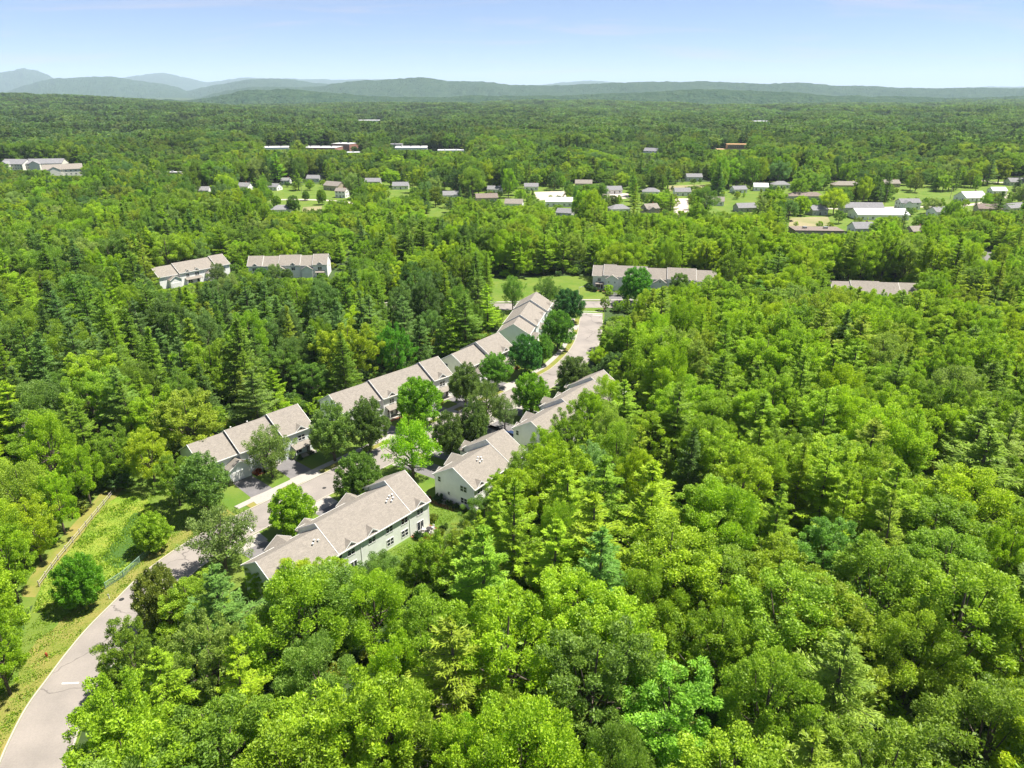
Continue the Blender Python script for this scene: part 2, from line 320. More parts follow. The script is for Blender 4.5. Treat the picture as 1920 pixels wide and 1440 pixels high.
def np_mesh(name, V, F4, var, mats, extra=None):
    """quads (plus a trunk's quads from extra=(V,F)) into one mesh"""
    nl = len(V); idx = None
    if extra is not None:
        V = np.concatenate([V, extra[0]]); F = np.concatenate([F4, extra[1]+nl]); var = np.concatenate([var, np.full(len(extra[0]), 0.5)])
        idx = np.concatenate([np.zeros(len(F4), np.int32), np.ones(len(extra[1]), np.int32)])
    else: F = F4
    me = bpy.data.meshes.new(name); me.vertices.add(len(V)); me.vertices.foreach_set('co', V.astype(np.float32).ravel())
    me.loops.add(F.size); me.loops.foreach_set('vertex_index', F.astype(np.int32).ravel())
    me.polygons.add(len(F)); me.polygons.foreach_set('loop_start', np.arange(0, F.size, 4, dtype=np.int32))
    if idx is not None: me.polygons.foreach_set('material_index', idx)
    a = me.attributes.new('leafvar', 'FLOAT', 'POINT'); a.data.foreach_set('value', var.astype(np.float32))
    for m in mats: me.materials.append(m)
    me.update(calc_edges=True); return me
def limb(p, q, r0, r1, n=6, bend=None):
    p, q = np.array(p, float), np.array(q, float); w = unit(q-p); a = unit(np.cross(w, [0.3, 0.9, 0.2])); b = np.cross(w, a)
    t = np.arange(n)*2*np.pi/n; ring = np.cos(t)[:, None]*a+np.sin(t)[:, None]*b
    pts = [(p, r0), (p*0.5+q*0.5+(bend if bend is not None else 0), (r0+r1)/2), (q, r1)]
    V = np.concatenate([c+ring*r for c, r in pts]); F = []
    for k in range(2):
        for i in range(n): F.append((k*n+i, k*n+(i+1) % n, (k+1)*n+(i+1) % n, (k+1)*n+i))
    return V, np.array(F)
def join_limbs(ls):
    V = []; F = []; o = 0
    for v, f in ls: V.append(v); F.append(f+o); o += len(v)
    return np.concatenate(V), np.concatenate(F)
PROTO = {}
def register(kind, leaves, limbs, h, r, mat):
    V, F, va = leaves.arrays(); tv, tf = join_limbs(limbs)
    k = len(PROTO.setdefault(kind, [])); far = kind.startswith('far'); d = dict(h=h, r=r, mat=mat); PROTO[kind].append(d)
    if not far: d['crown'] = np_mesh(kind+'_crown', V, F, va, [mat]); d['trunk'] = np_mesh(kind+'_trunk', tv, tf, np.full(len(tv), .5), [M_BARK])
    if far or (kind in ('maple', 'tufted', 'oak', 'pine', 'hemlock') and k < 3): d['whole'] = np_mesh(kind+'_whole', V, F, va, [mat, M_BARK], (tv, tf))
def broadleaf(kind, seed, R=4.3, z0=3.5, z1=15, nclump=60, nleaf=120, rc=(0.8, 1.5), leaf=(0.46, 0.27), up=0.6, power=1.0, inner=500, spread=(0.7, 1.0), lump=0.16):
    g = np.random.default_rng(seed); ro = Rose(); zc = z0+(z1-z0)*0.45; C = []
    ph = g.uniform(0, 6.28, 6)
    i = 0
    while len(C) < nclump:
        i += 1
        d = unit(g.normal(size=3))
        if d[2] < -0.55 and g.random() < 0.7: continue
        az = math.atan2(d[1], d[0]); lm = 1+lump*math.sin(2*az+ph[0])+lump*0.8*math.sin(3*az+ph[1]+d[2]*2)+lump*0.5*math.sin(5*az+ph[2]+3*d[2])
        hz = (z1-zc) if d[2] > 0 else (zc-z0)
        f = g.uniform(*spread)
        rr = R*lm*(1-max(d[2], 0)**2*0.0); c = np.array([d[0]*rr*f, d[1]*rr*f, zc+math.copysign(abs(d[2])**power, d[2])*hz*f])
        if any(np.linalg.norm(c-o) < rc[0]*0.75 for o in C) and i < nclump*12: continue
        C.append(c)
    for c in C:
        o = unit((c-[0, 0, zc])/np.array([R*R, R*R, ((z1-z0)/2)**2])); a = unit(o*0.8+np.array([0, 0, up])+g.normal(size=3)*0.15)
        r = g.uniform(*rc); n = int(nleaf*(r/np.mean(rc))**2)
        d = unit(g.normal(size=(n, 3))+a*0.7); rad = r*g.random(n)**0.42
        P = c+d*rad[:, None]*0.85+a*(rad*0.45*np.clip(d@a, 0, 1))[:, None]
        Nn = unit(d*0.45+g.normal(size=(n, 3))*0.72+[0, 0, 0.3]); D = a*0.7+g.normal(size=(n, 3))*0.6+d*0.4
        s = g.uniform(0.7, 1.25, n); cv = g.uniform(0.25, 0.75)
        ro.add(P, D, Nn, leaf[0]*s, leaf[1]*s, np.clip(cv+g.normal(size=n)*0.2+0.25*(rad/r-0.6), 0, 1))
    if inner:
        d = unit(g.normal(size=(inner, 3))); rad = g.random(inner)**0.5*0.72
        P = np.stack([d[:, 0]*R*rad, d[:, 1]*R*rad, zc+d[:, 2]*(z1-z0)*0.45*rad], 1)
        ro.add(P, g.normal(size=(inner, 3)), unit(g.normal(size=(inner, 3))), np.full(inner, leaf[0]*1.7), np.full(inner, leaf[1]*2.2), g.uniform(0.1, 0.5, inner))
    ls = [limb((0, 0, -0.3), (g.normal()*0.2, g.normal()*0.2, zc), 0.26, 0.14, 7), limb((0, 0, zc-0.2), (g.normal()*0.3, g.normal()*0.3, z1-1.2), 0.14, 0.04, 5)]
    for c in C[::max(1, len(C)//14)]:
        zb = z0*0.75+(zc-z0)*g.random(); ls.append(limb((0, 0, zb), c, 0.10, 0.03, 5, np.array([0, 0, -0.3])))
    register(kind, ro, ls, z1+0.6, R+0.5, M_LEAF)
def conifer(kind, seed, h=17.0, R=4.0, z0=3.0, step=0.8, nb=(4, 7), blade=(0.55, 0.17), per=9, top=0.75, droop=(-0.12, 0.45), jit=0.3, curve=0.12, skip=0.08, width=0.3, mat=None):
    g = np.random.default_rng(seed); ro = Rose(); ls = [limb((0, 0, -0.3), (g.normal()*0.15, g.normal()*0.15, h*0.55), 0.27, 0.15, 7), limb((0, 0, h*0.54), (0, 0, h-0.3), 0.15, 0.03, 5)]
    z = z0; az = g.uniform(0, 6.28)
    while z < h-0.4:
        t = (z-z0)/(h-z0); prof = (1-t)**top*min(1.0, 0.62+2.2*t)
        k = g.integers(nb[0], nb[1]) if t < 0.85 else 4
        for b in range(k):
            if g.random() < skip: continue
            az += 2*math.pi/k+g.normal()*0.3
            Lb = max(0.5, R*prof*g.uniform(1-jit, 1+jit*0.6)); el = droop[0]+(droop[1]-droop[0])*t+g.normal()*0.08
            dh = np.array([math.cos(az), math.sin(az), 0.0]); side = np.array([-dh[1], dh[0], 0])
            s = np.arange(0.2*Lb, Lb+0.01, 0.30); s = s if len(s) else np.array([Lb])
            pos = dh*(s*math.cos(el))[:, None]+np.array([0, 0, 1.0])*(z+s*math.sin(el)+curve*s*s/max(Lb, 1))[:, None]
            if Lb > 1.6: ls.append(limb((0, 0, z), pos[-1], 0.05, 0.015, 4, np.array([0, 0, -0.1])))
            n = per; m = len(s)*n
            lat = g.uniform(-1, 1, m); fr = np.repeat(s/Lb, n); w = width*Lb*np.sqrt(np.clip(1.08-fr, 0, 1))*np.clip(fr*2.2, 0.25, 1)
            P = np.repeat(pos, n, 0)+side*(lat*w)[:, None]+dh*(np.abs(lat)*w*0.25)[:, None]+g.normal(size=(m, 3))*[0.08, 0.08, 0.11]
            D = dh*0.8+side*(lat*0.8)[:, None]+np.array([0, 0, 0.35])+g.normal(size=(m, 3))*0.35
            Nn = unit(np.array([0, 0, 1.0])+g.normal(size=(m, 3))*0.45)
            sz = g.uniform(0.7, 1.3, m); bv = g.uniform(0.3, 0.7)
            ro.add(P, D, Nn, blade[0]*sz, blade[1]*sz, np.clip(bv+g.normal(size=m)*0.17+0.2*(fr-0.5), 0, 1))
        z += step*g.uniform(0.75, 1.25)
    m = 60; ro.add(np.stack([g.normal(size=m)*0.15, g.normal(size=m)*0.15, h-g.random(m)*1.3], 1), g.normal(size=(m, 3))*0.4+[0, 0, 1], unit(g.normal(size=(m, 3))), np.full(m, 0.5), np.full(m, 0.16), g.uniform(0.4, 0.9, m))
    register(kind, ro, ls, h, R, mat or M_NEEDLE)

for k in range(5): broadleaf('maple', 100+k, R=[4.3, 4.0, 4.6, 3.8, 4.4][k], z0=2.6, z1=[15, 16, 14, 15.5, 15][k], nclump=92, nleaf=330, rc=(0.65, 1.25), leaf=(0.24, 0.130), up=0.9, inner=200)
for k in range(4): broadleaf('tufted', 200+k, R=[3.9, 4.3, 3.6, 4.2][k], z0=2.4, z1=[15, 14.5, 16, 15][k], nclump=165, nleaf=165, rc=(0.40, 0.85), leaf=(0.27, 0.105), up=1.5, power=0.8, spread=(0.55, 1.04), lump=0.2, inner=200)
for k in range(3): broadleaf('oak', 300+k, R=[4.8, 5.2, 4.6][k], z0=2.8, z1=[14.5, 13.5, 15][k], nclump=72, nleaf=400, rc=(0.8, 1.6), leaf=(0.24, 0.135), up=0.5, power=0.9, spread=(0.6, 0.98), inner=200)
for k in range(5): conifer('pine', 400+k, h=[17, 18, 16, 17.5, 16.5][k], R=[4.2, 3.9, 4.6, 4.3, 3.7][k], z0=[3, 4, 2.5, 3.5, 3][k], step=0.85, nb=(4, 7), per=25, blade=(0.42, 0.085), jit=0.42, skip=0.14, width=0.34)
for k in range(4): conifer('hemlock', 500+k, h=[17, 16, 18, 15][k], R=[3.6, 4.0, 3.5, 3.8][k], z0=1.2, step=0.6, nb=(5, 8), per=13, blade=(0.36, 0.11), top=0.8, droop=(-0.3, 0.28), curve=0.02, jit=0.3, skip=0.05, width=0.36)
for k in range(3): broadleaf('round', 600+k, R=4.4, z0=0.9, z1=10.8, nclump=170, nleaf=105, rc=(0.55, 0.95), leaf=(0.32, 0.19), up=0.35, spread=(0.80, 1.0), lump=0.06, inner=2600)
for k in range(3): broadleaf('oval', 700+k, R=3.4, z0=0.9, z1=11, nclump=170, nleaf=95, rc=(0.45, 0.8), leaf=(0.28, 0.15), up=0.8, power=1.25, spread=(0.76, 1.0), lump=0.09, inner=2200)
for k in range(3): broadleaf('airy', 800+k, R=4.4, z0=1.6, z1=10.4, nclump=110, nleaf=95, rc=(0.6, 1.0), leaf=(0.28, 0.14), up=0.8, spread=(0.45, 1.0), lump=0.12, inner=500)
broadleaf('bush', 900, R=1.0, z0=0.1, z1=1.5, nclump=26, nleaf=34, rc=(0.3, 0.45), leaf=(0.26, 0.16), up=0.5, inner=120)
# coarse relatives for woods hundreds of metres off
for k in range(4): broadleaf('far_broad', 1000+k, R=[4.4, 4.8, 4.0, 5.0][k], z0=2.0, z1=[14.5, 14, 15, 13.5][k], nclump=40, nleaf=34, rc=(0.9, 1.7), leaf=(0.85, 0.55), up=0.6, inner=120)
for k in range(3): conifer('far_pine', 1100+k, h=[17, 18, 16][k], R=[3.8, 3.5, 4.1][k], z0=2.0, step=1.3, nb=(4, 6), per=5, blade=(1.0, 0.4), jit=0.35)

TINT = {'lime-green': (0.285, 0.420, 0.030), 'yellow-green': (0.320, 0.415, 0.030), 'bright green': (0.239, 0.380, 0.026), 'mid-green': (0.185, 0.300, 0.032),
        'deep green': (0.122, 0.220, 0.036), 'olive': (0.239, 0.285, 0.040), 'silvery green': (0.254, 0.330, 0.105), 'blue-green': (0.127, 0.225, 0.070), 'dark green': (0.085, 0.160, 0.044)}
TN = list(TINT)

# ------------------------------------------------------------------ townhouses
WCACHE = {}
def window_meshes(w, h, kind):
    k = (w, h, kind)
    if k in WCACHE: return WCACHE[k]
    f = new_bm(); t = 0.09
    box(f, -w/2, w/2, -0.07, 0, 0, t); box(f, -w/2, w/2, -0.07, 0, h-t, h)
    for x in (-w/2, w/2-t): box(f, x, x+t, -0.065, 0, t, h-t)
    if kind in ('pair', 'slider'): box(f, -t*0.7, t*0.7, -0.068, 0, t, h-t)
    if kind in ('pair', 'single'): 
        for a, b in (((-w/2+t, -t*0.7), (t*0.7, w/2-t)) if kind == 'pair' else ((-w/2+t, w/2-t),)): box(f, a, b, -0.06, 0, h*0.5-0.03, h*0.5+0.03)
    fr = mesh_of('window_frame', f, M_TRIM)
    p = new_bm(); box(p, -w/2+t*0.5, w/2-t*0.5, -0.03, 0.02, t*0.5, h-t*0.5)
    if kind == 'arch':
        pass
    pa = mesh_of('window_pane', p, M_GLASS)
    WCACHE[k] = (fr, pa); return fr, pa
FACE = {'rear': 0.0, 'front': math.pi, 'x0': -math.pi/2, 'x1': math.pi/2}
def add_window(root, x, y, z, w, h, face, kind='pair'):
    fr, pa = window_meshes(w, h, kind)
    o = obj('window', fr, parent=root, loc=(x, y, z), rz=FACE[face] if isinstance(face, str) else face)
    obj('pane', pa, parent=o)
    return o
ARCH = {}
def add_fanlight(root, x, y, z, r, face):
    if r not in ARCH:
        f = new_bm(); n = 10; A = [(math.cos(math.pi*i/n), math.sin(math.pi*i/n)) for i in range(n+1)]
        extr(f, [(a*r, b*r) for a, b in A]+[(-c*(r-0.09), s*(r-0.09)+0.0) for c, s in A], 'y', -0.07, 0)
        g = new_bm(); extr(g, [(a*(r-0.05), b*(r-0.05)) for a, b in A], 'y', -0.03, 0.02)
        ARCH[r] = (mesh_of('fanlight_frame', f, M_TRIM), mesh_of('fanlight_pane', g, M_GLASS))
    o = obj('fanlight', ARCH[r][0], parent=root, loc=(x, y, z), rz=FACE[face]); obj('pane', ARCH[r][1], parent=o)
def gable_roof(root, x0, x1, yr, yf, ze, p, ov, oe, mat, name='roof', th=0.2, rake=(True, True), trim=True, parent=None):
    """ridge along x; returns ridge y, z"""
    ym = (yr+yf)/2; zr = ze+p*(yf-yr)/2+0.1
    def prof(dz, e): return [(yr-e, ze+0.1-p*e+dz), (ym, zr+dz), (yf+e, ze+0.1-p*e+dz)]
    b = new_bm(); a = prof(th, oe); c = prof(0, oe); extr(b, a+c[::-1], 'x', x0-ov[0], x1+ov[1])
    r = obj(name, b, mat, parent or root)
    if trim:
        for i, (xx, on) in enumerate(((x0-ov[0], rake[0]), (x1+ov[1], rake[1]))):
            if not on: continue
            for s in (0, 1):
                q = new_bm(); P = prof(th+0.015, oe+0.03); Q = prof(-0.06, oe+0.03); e = (P[0], P[1], Q[1], Q[0]) if s == 0 else (P[1], P[2], Q[2], Q[1])
                extr(q, list(e), 'x', xx-0.07 if i == 0 else xx+0.002, xx-0.002 if i == 0 else xx+0.07); obj('rake_board', q, M_TRIM, root)
        for y, s in ((yr-oe, -1), (yf+oe, 1)):
            q = new_bm(); z = ze+0.1-p*oe; ya, yb = sorted((y+s*0.004, y+s*0.11)); box(q, x0-ov[0]+0.02, x1+ov[1]-0.02, ya, yb, z-0.03, z+0.17); obj('gutter', q, M_TRIM, root)
    return ym, zr
def wing(root, xc, w, y0, y1, eave, pitch, wall, roofm, door=None, wins=(), porch=False):
    """a front-facing gable wing that juts from y0 to y1"""
    zr = eave+pitch*w/2
    b = new_bm(); extr(b, [(xc-w/2, 0), (xc+w/2, 0), (xc+w/2, eave), (xc, zr), (xc-w/2, eave)], 'y', y0-1.0, y1); o = obj('front_wing', b, wall, root)
    b = new_bm(); e = 0.25
    T = [(xc-w/2-e, eave-pitch*e+0.22), (xc, zr+0.22), (xc+w/2+e, eave-pitch*e+0.22), (xc+w/2+e, eave-pitch*e+0.04), (xc, zr+0.04), (xc-w/2-e, eave-pitch*e+0.04)]
    extr(b, T, 'y', y0-1.0-zr*0.35, y1+0.3); obj('wing_roof', b, roofm, root)
    for s in (-1, 1):
        b = new_bm(); extr(b, [(xc+s*(w/2+e), eave-pitch*e+0.24), (xc, zr+0.24), (xc, zr-0.02), (xc+s*(w/2+e), eave-pitch*e-0.02)], 'y', y1+0.302, y1+0.36); obj('wing_rake_board', b, M_TRIM, root)
    if door:
        dw, dh = door; b = new_bm(); box(b, xc-dw/2, xc+dw/2, y1+0.003, y1+0.05, 0.02, dh)
        d = obj('garage_door', b, M_TRIM, o)
        for k in range(4):
            b = new_bm(); box(b, xc-dw/2+0.06, xc+dw/2-0.06, y1+0.053, y1+0.075, 0.06+k*dh/4, (k+1)*dh/4-0.03); obj('door_panel', b, M_TRIM, o)
    for (dx, z, ww, hh) in wins: add_window(root, xc+dx, y1+0.003, z, ww, hh, 'front', 'single')
def dormer(root, x, y, z, w, face, roofm, wall, pitch=0.8, depth=2.2):
    """small gable over an upper window; its face stands on the wall plane y"""
    s = -1 if face == 'rear' else 1; zr = z+pitch*w/2
    b = new_bm(); ya, yb = sorted((y+s*0.06, y-s*depth)); extr(b, [(x-w/2, z-0.9), (x+w/2, z-0.9), (x+w/2, z), (x, zr), (x-w/2, z)], 'y', ya, yb); o = obj('dormer', b, wall, root)
    b = new_bm(); e = 0.22; ya, yb = sorted((y+s*0.32, y-s*(depth+0.6)))
    extr(b, [(x-w/2-e, z-pitch*e+0.16), (x, zr+0.16), (x+w/2+e, z-pitch*e+0.16), (x+w/2+e, z-pitch*e), (x, zr), (x-w/2-e, z-pitch*e)], 'y', ya, yb); obj('dormer_roof', b, roofm, o)
    for q in (-1, 1):
        b = new_bm(); ya, yb = sorted((y+s*0.322, y+s*0.37)); extr(b, [(x+q*(w/2+e), z-pitch*e+0.18), (x, zr+0.18), (x, zr-0.06), (x+q*(w/2+e), z-pitch*e-0.06)], 'y', ya, yb); obj('dormer_rake', b, M_TRIM, o)
    add_fanlight(root, x, y+s*0.065, z-0.1, min(0.62, w*0.3), face)
HOUSES = {}
class Frame:
    def __init__(s, o, ang): s.o = o; s.a = ang
    def w(s, x, y, z=0): ca, sa = math.cos(s.a), math.sin(s.a); return Vector((s.o[0]+x*ca-y*sa, s.o[1]+x*sa+y*ca, z))
def townhouse(key, label, o, deg, secs, wall, rear=(), front=(), end0=(), end1=(), wings=(), dorm=(), pops=(), vents=(), spouts=(), roofm=None, pitch=0.6, half=5.3, ze=5.35):
    roofm = roofm or M_SHINGLE; a = math.radians(deg)
    root = empty('townhouse', (o[0], o[1], 0), a); tag(root, label, 'townhouse', 'tan-roofed townhouse blocks')
    HOUSES[key] = Frame(o, a); n = len(secs); yr = -half; x = 0.0
    for i, (ln, fo, zo) in enumerate(secs):
        yf = half+fo; e = ze+zo; x0, x1 = x+(0.003 if i else 0), x+ln
        b = new_bm(); ym = (yr+yf)/2; extr(b, [(yr, -0.2), (yf, -0.2), (yf, e), (ym, e+pitch*(yf-yr)/2), (yr, e)], 'x', x0, x1); obj('wall', b, wall, root)
        h0 = secs[i-1][1] if i else -9; h1 = secs[i+1][1] if i < n-1 else -9
        gable_roof(root, x0, x1, yr, yf, e, pitch, (0.28 if i == 0 else (0.14 if fo > h0 else -0.004), 0.28 if i == n-1 else (0.14 if fo > h1 else -0.004)), 0.38, roofm, rake=(i == 0 or fo > h0, i == n-1 or fo > h1))
        for sx, sy, yy in ((x0+0.07, yr, -1), (x1-0.07, yr, -1)):
            if (sx < 1 or i == n-1) and not (sx > 1 and sx < x1-1):
                b = new_bm(); box(b, sx-0.09, sx+0.09, yr-0.03, yr-0.002, 0, e-0.1); obj('corner_board', b, M_TRIM, root)
        x += ln
    L = x
    def sec_at(xx):
        c = 0
        for ln, fo, zo in secs:
            if xx <= c+ln: return fo, zo
            c += ln
        return secs[-1][1:]
    for (xx, z, w, h, kd) in rear: add_window(root, xx, yr-0.003, z, w, h, 'rear', kd)
    for (xx, z, w, h, kd) in front: add_window(root, xx, half+sec_at(xx)[0]+0.003, z, w, h, 'front', kd)
    for (yy, z, w, h, kd) in end0: add_window(root, -0.003, yy, z, w, h, 'x0', kd)
    for (yy, z, w, h, kd) in end1: add_window(root, L+0.003, yy, z, w, h, 'x1', kd)
    for (xx, w, out, eave, door, wins) in wings:
        y0 = half+sec_at(xx)[0]; wing(root, xx, w, y0, y0+out, eave, 0.62, wall, roofm, door, wins)
    for (xx, face, w) in dorm:
        fo, zo = sec_at(xx); dormer(root, xx, yr if face == 'rear' else half+fo, ze+zo+0.12, w, face, roofm, wall)
    for (xx, w, out) in pops:        # porch: lean-to roof on two posts over a recessed dark door
        y0 = half+sec_at(xx)[0]; b = new_bm(); extr(b, [(y0+0.003, 3.25), (y0+out+0.25, 2.62), (y0+out+0.25, 2.48), (y0+0.003, 3.1)], 'x', xx-w/2, xx+w/2); obj('porch_roof', b, roofm, root)
        for s in (-1, 1):
            b = new_bm(); box(b, xx+s*(w/2-0.2)-0.08, xx+s*(w/2-0.2)+0.08, y0+out-0.1, y0+out+0.06, 0.12, 2.5); obj('porch_post', b, M_TRIM, root)
        b = new_bm(); box(b, xx-w/2, xx+w/2, y0+0.003, y0+out+0.2, 0.01, 0.12); obj('porch_floor', b, M_CONCRETE, root)
        b = new_bm(); box(b, xx-w*0.3-0.45, xx-w*0.3+0.45, y0+0.003, y0+0.06, 0.125, 2.15); obj('front_door', b, M_DARK, root)
        add_window(root, xx+w*0.18, y0+0.003, 0.5, 1.9, 1.6, 'front', 'pair')
    for (xx, yy) in vents:
        fo, zo = sec_at(xx); yf = half+fo; ym = (yr+yf)/2; z = ze+zo+0.3+pitch*((yf-yr)/2-abs(yy-ym)); b = new_bm(); tube(b, (xx, yy, z-0.15), (xx, yy, z+0.42), 0.09, 0.09, 8); box(b, xx-0.15, xx+0.15, yy-0.15, yy+0.15, z+0.42, z+0.48); obj('vent_pipe', b, M_TRIM, root)
    for xx in spouts:
        b = new_bm(); box(b, xx-0.06, xx+0.06, yr-0.1, yr-0.004, 0.1, ze-0.15); obj('downspout', b, M_TRIM, root)
    for (xx, yy) in ((L*0.3, -half-0.9), (L*0.62, -half-0.9)):
        pass
    return root
U = lambda z=3.55: (z, 1.7, 1.45, 'pair')
def up(*xs): return [(x, 3.55, 1.75, 1.45, 'pair') for x in xs]
def dn(*xs): return [(x, 0.75, 1.75, 1.55, 'pair') for x in xs]
V1 = [(26.4, -2.2), (27.0, -1.9), (27.7, -1.6), (28.1, -2.2), (27.4, -2.5), (28.4, -1.6), (9.4, -2.4), (10.0, -2.0), (10.6, -2.3)]
townhouse('H1', 'long townhouse block with pale green rear wall and patio, nearest the bend of the road', (-42.2, 97.1), 50.9, [(12.3, -0.7, 0), (17.1, 1.1, 0.1), (4.9, 2.9, 0.2)], M_SIDE_GREEN,
          rear=up(12.2, 15.0, 19.8, 24.0, 27.8, 31.9, 3.0, 7.4)+dn(7.4, 11.8, 24.0, 27.7)+[(15.3, 0.15, 1.5, 2.0, 'slider'), (31.8, 0.12, 1.8, 2.05, 'slider'), (3.2, 0.12, 1.8, 2.05, 'slider')],
          wings=[(8.0, 5.2, 1.6, 4.6, (4.6, 2.2), ()), (14.9, 4.2, 1.2, 4.4, None, ((0, 3.0, 1.2, 1.3),)), (25.1, 5.2, 1.6, 4.6, (4.6, 2.2), ()), (31.8, 4.0, 1.2, 4.6, None, ((0, 3.0, 1.2, 1.3),))],
          dorm=[(15.0, 'rear', 2.3), (20.0, 'rear', 2.5), (32.0, 'rear', 2.3), (3.0, 'rear', 2.3)], vents=V1, spouts=(17.2, 29.1), end0=[(-2.5, 3.5, 1.7, 1.4, 'pair')], end1=[(0, 3.5, 1.2, 1.4, 'single')],
          front=[(20, 3.5, 1.7, 1.4, 'pair'), (3, 3.5, 1.7, 1.4, 'pair')], pops=[(20.0, 4.5, 1.8), (3.2, 4.0, 1.8)])
townhouse('H2', 'short white townhouse block whose end wall faces the lawn beside the green-walled block', (-12.0, 128.1), 54.7, [(12.6, 0, 0), (6.0, 2.2, 0.15)], M_SIDE_WHITE,
          rear=up(1.9, 6.3, 10.6, 15.2)+dn(2.0, 10.6, 15.2)+[(6.3, 0.12, 1.8, 2.05, 'slider')], end0=[(4.0, 4.0, 0.9, 1.3, 'single'), (-2.5, 3.75, 1.8, 1.4, 'pair'), (-2.55, 0.95, 1.8, 1.4, 'pair'), (1.5, 1.7, 0.7, 0.8, 'single')],
          wings=[(8.0, 5.2, 1.6, 4.6, (4.6, 2.2), ()), (3.0, 3.2, 1.0, 4.2, None, ()), (14.9, 4.2, 1.3, 4.6, (3.6, 2.2), ())], dorm=[(2.0, 'rear', 2.2), (15.2, 'rear', 2.2)],
          vents=[(6.0, -1.5), (6.7, -1.2), (7.3, -1.5), (6.2, -2.1), (7.0, -2.0)], spouts=(12.4,), pops=[(11.2, 2.4, 1.6)])
townhouse('H3', 'long white townhouse block with a car at its near corner, half hidden by woods', (4.6, 150.0), 53.3, [(14.2, 0, 0), (15.5, 1.8, 0.1), (6.2, 3.4, 0.2)], M_SIDE_WHITE,
          rear=up(3, 8, 13, 18, 24, 29, 33)+dn(3, 8, 13, 18, 24, 29, 33), end0=[(4.1, 3.9, 0.9, 1.3, 'single'), (1.6, 1.2, 0.8, 0.9, 'single')],
          wings=[(3.2, 3.2, 1.0, 4.3, None, ()), (8.0, 5.2, 1.6, 4.6, (4.6, 2.2), ()), (18.5, 5.2, 1.6, 4.6, (4.6, 2.2), ()), (24.5, 3.6, 1.2, 4.4, None, ()), (32.5, 4.2, 1.3, 4.6, None, ())], dorm=[(13, 'rear', 2.2), (24, 'rear', 2.2)])
townhouse('L1', 'townhouse block with a white garage door facing the grassy hollow, nearest the meadow', (-52.8, 157.6), -132.6, [(7.8, 1.5, 0.75), (10.3, 0.75, 0.35), (8.3, 0, 0)], M_SIDE_BLUE,
          front=[(3.1, 3.5, 1.9, 1.45, 'pair'), (11.0, 3.5, 1.7, 1.4, 'pair'), (15.6, 3.3, 1.2, 1.3, 'single')], dorm=[(3.1, 'front', 2.6), (11.0, 'front', 2.4)],
          wings=[(19.2, 4.9, 2.2, 3.0, (4.3, 2.3), ())], pops=[(3.3, 5.6, 1.8), (12.0, 5.0, 1.6)], end1=[(-2.5, 3.5, 1.5, 1.4, 'pair'), (-2.5, 0.8, 1.5, 1.5, 'pair')], rear=up(3, 8, 13, 18, 23), vents=[(12, -1), (16, -1.2)])
townhouse('L2', 'middle townhouse block along the street with arched dormers above brown porch roofs', (-22.0, 191.1), -133.9, [(6.4, 1.5, 0.75), (16.8, 0.75, 0.35), (11.9, 0, 0)], M_SIDE_WHITE,
          front=[(3.5, 3.6, 2.0, 1.45, 'pair'), (20.5, 3.5, 1.5, 1.45, 'pair'), (13, 3.4, 1.7, 1.4, 'pair'), (28, 3.3, 1.7, 1.4, 'pair')], dorm=[(3.5, 'front', 2.7), (20.5, 'front', 2.4)],
          pops=[(3.4, 5.2, 1.7), (20.4, 4.6, 1.7)], wings=[(10, 5, 2.0, 3.0, (4.4, 2.3), ()), (27, 5, 2.0, 3.0, (4.4, 2.3), ())], rear=up(3, 8, 13, 18, 23, 28), end1=[(-2.5, 3.5, 1.5, 1.4, 'pair')])
townhouse('L3', 'two-unit townhouse block with cream end wall, between street trees and tall woods', (-4.9, 213.4), -126.3, [(11.0, 1.2, 0.6), (10.5, 0, 0)], M_SIDE_CREAM,
          front=[(4.2, 3.8, 1.9, 1.45, 'pair'), (8.2, 3.8, 1.2, 1.4, 'single'), (16, 3.4, 1.7, 1.4, 'pair')], dorm=[(4.2, 'front', 2.6)], pops=[(4.0, 5.0, 1.6)], wings=[(15.5, 5, 2.0, 3.0, (4.4, 2.3), ())],
          end1=[(-2.6, 3.9, 1.7, 1.4, 'pair'), (-2.6, 1.1, 1.7, 1.4, 'pair')], rear=up(3, 8, 13, 18))
townhouse('L4', 'townhouse block with stepped roofs and blank blue-grey gable, closest to the road junction', (8.4, 260.6), -102.5, [(10.8, 1.4, 0.9), (16.9, 0.7, 0.45), (8.6, 0, 0)], M_SIDE_BLUE,
          front=[(4, 3.6, 1.7, 1.4, 'pair'), (15, 3.5, 1.7, 1.4, 'pair'), (24, 3.5, 1.7, 1.4, 'pair')], dorm=[(4, 'front', 2.4), (15, 'front', 2.4), (24, 'front', 2.4)], wings=[(8.5, 4.6, 2.0, 3.0, (4.2, 2.3), ()), (20, 4.6, 2.0, 3.0, (4.2, 2.3), ()), (31, 4.6, 2, 3.0, (4.2, 2.3), ())], rear=up(4, 12, 20, 30))
townhouse('F1', 'far townhouse block with roof stepping down towards the meadow side, beyond the dark woods', (-136.3, 330.1), -130.8, [(6.3, 1.4, 0.7), (17.0, 0.7, 0.35), (8.8, 0, 0)], M_SIDE_WHITE,
          front=[(15.4, 3.5, 1.9, 1.45, 'pair'), (19.7, 3.5, 1.5, 1.4, 'pair'), (3, 3.6, 1.7, 1.4, 'pair'), (10, 3.4, 1.7, 1.4, 'pair')], dorm=[(15.4, 'front', 2.4), (19.7, 'front', 2.2)], pops=[(17.5, 7.5, 1.8)], wings=[(25.9, 5, 2.2, 3.6, (4.4, 2.3), ()), (9.0, 5, 2, 3.6, (4.4, 2.3), ())], rear=up(3, 9, 15, 22))
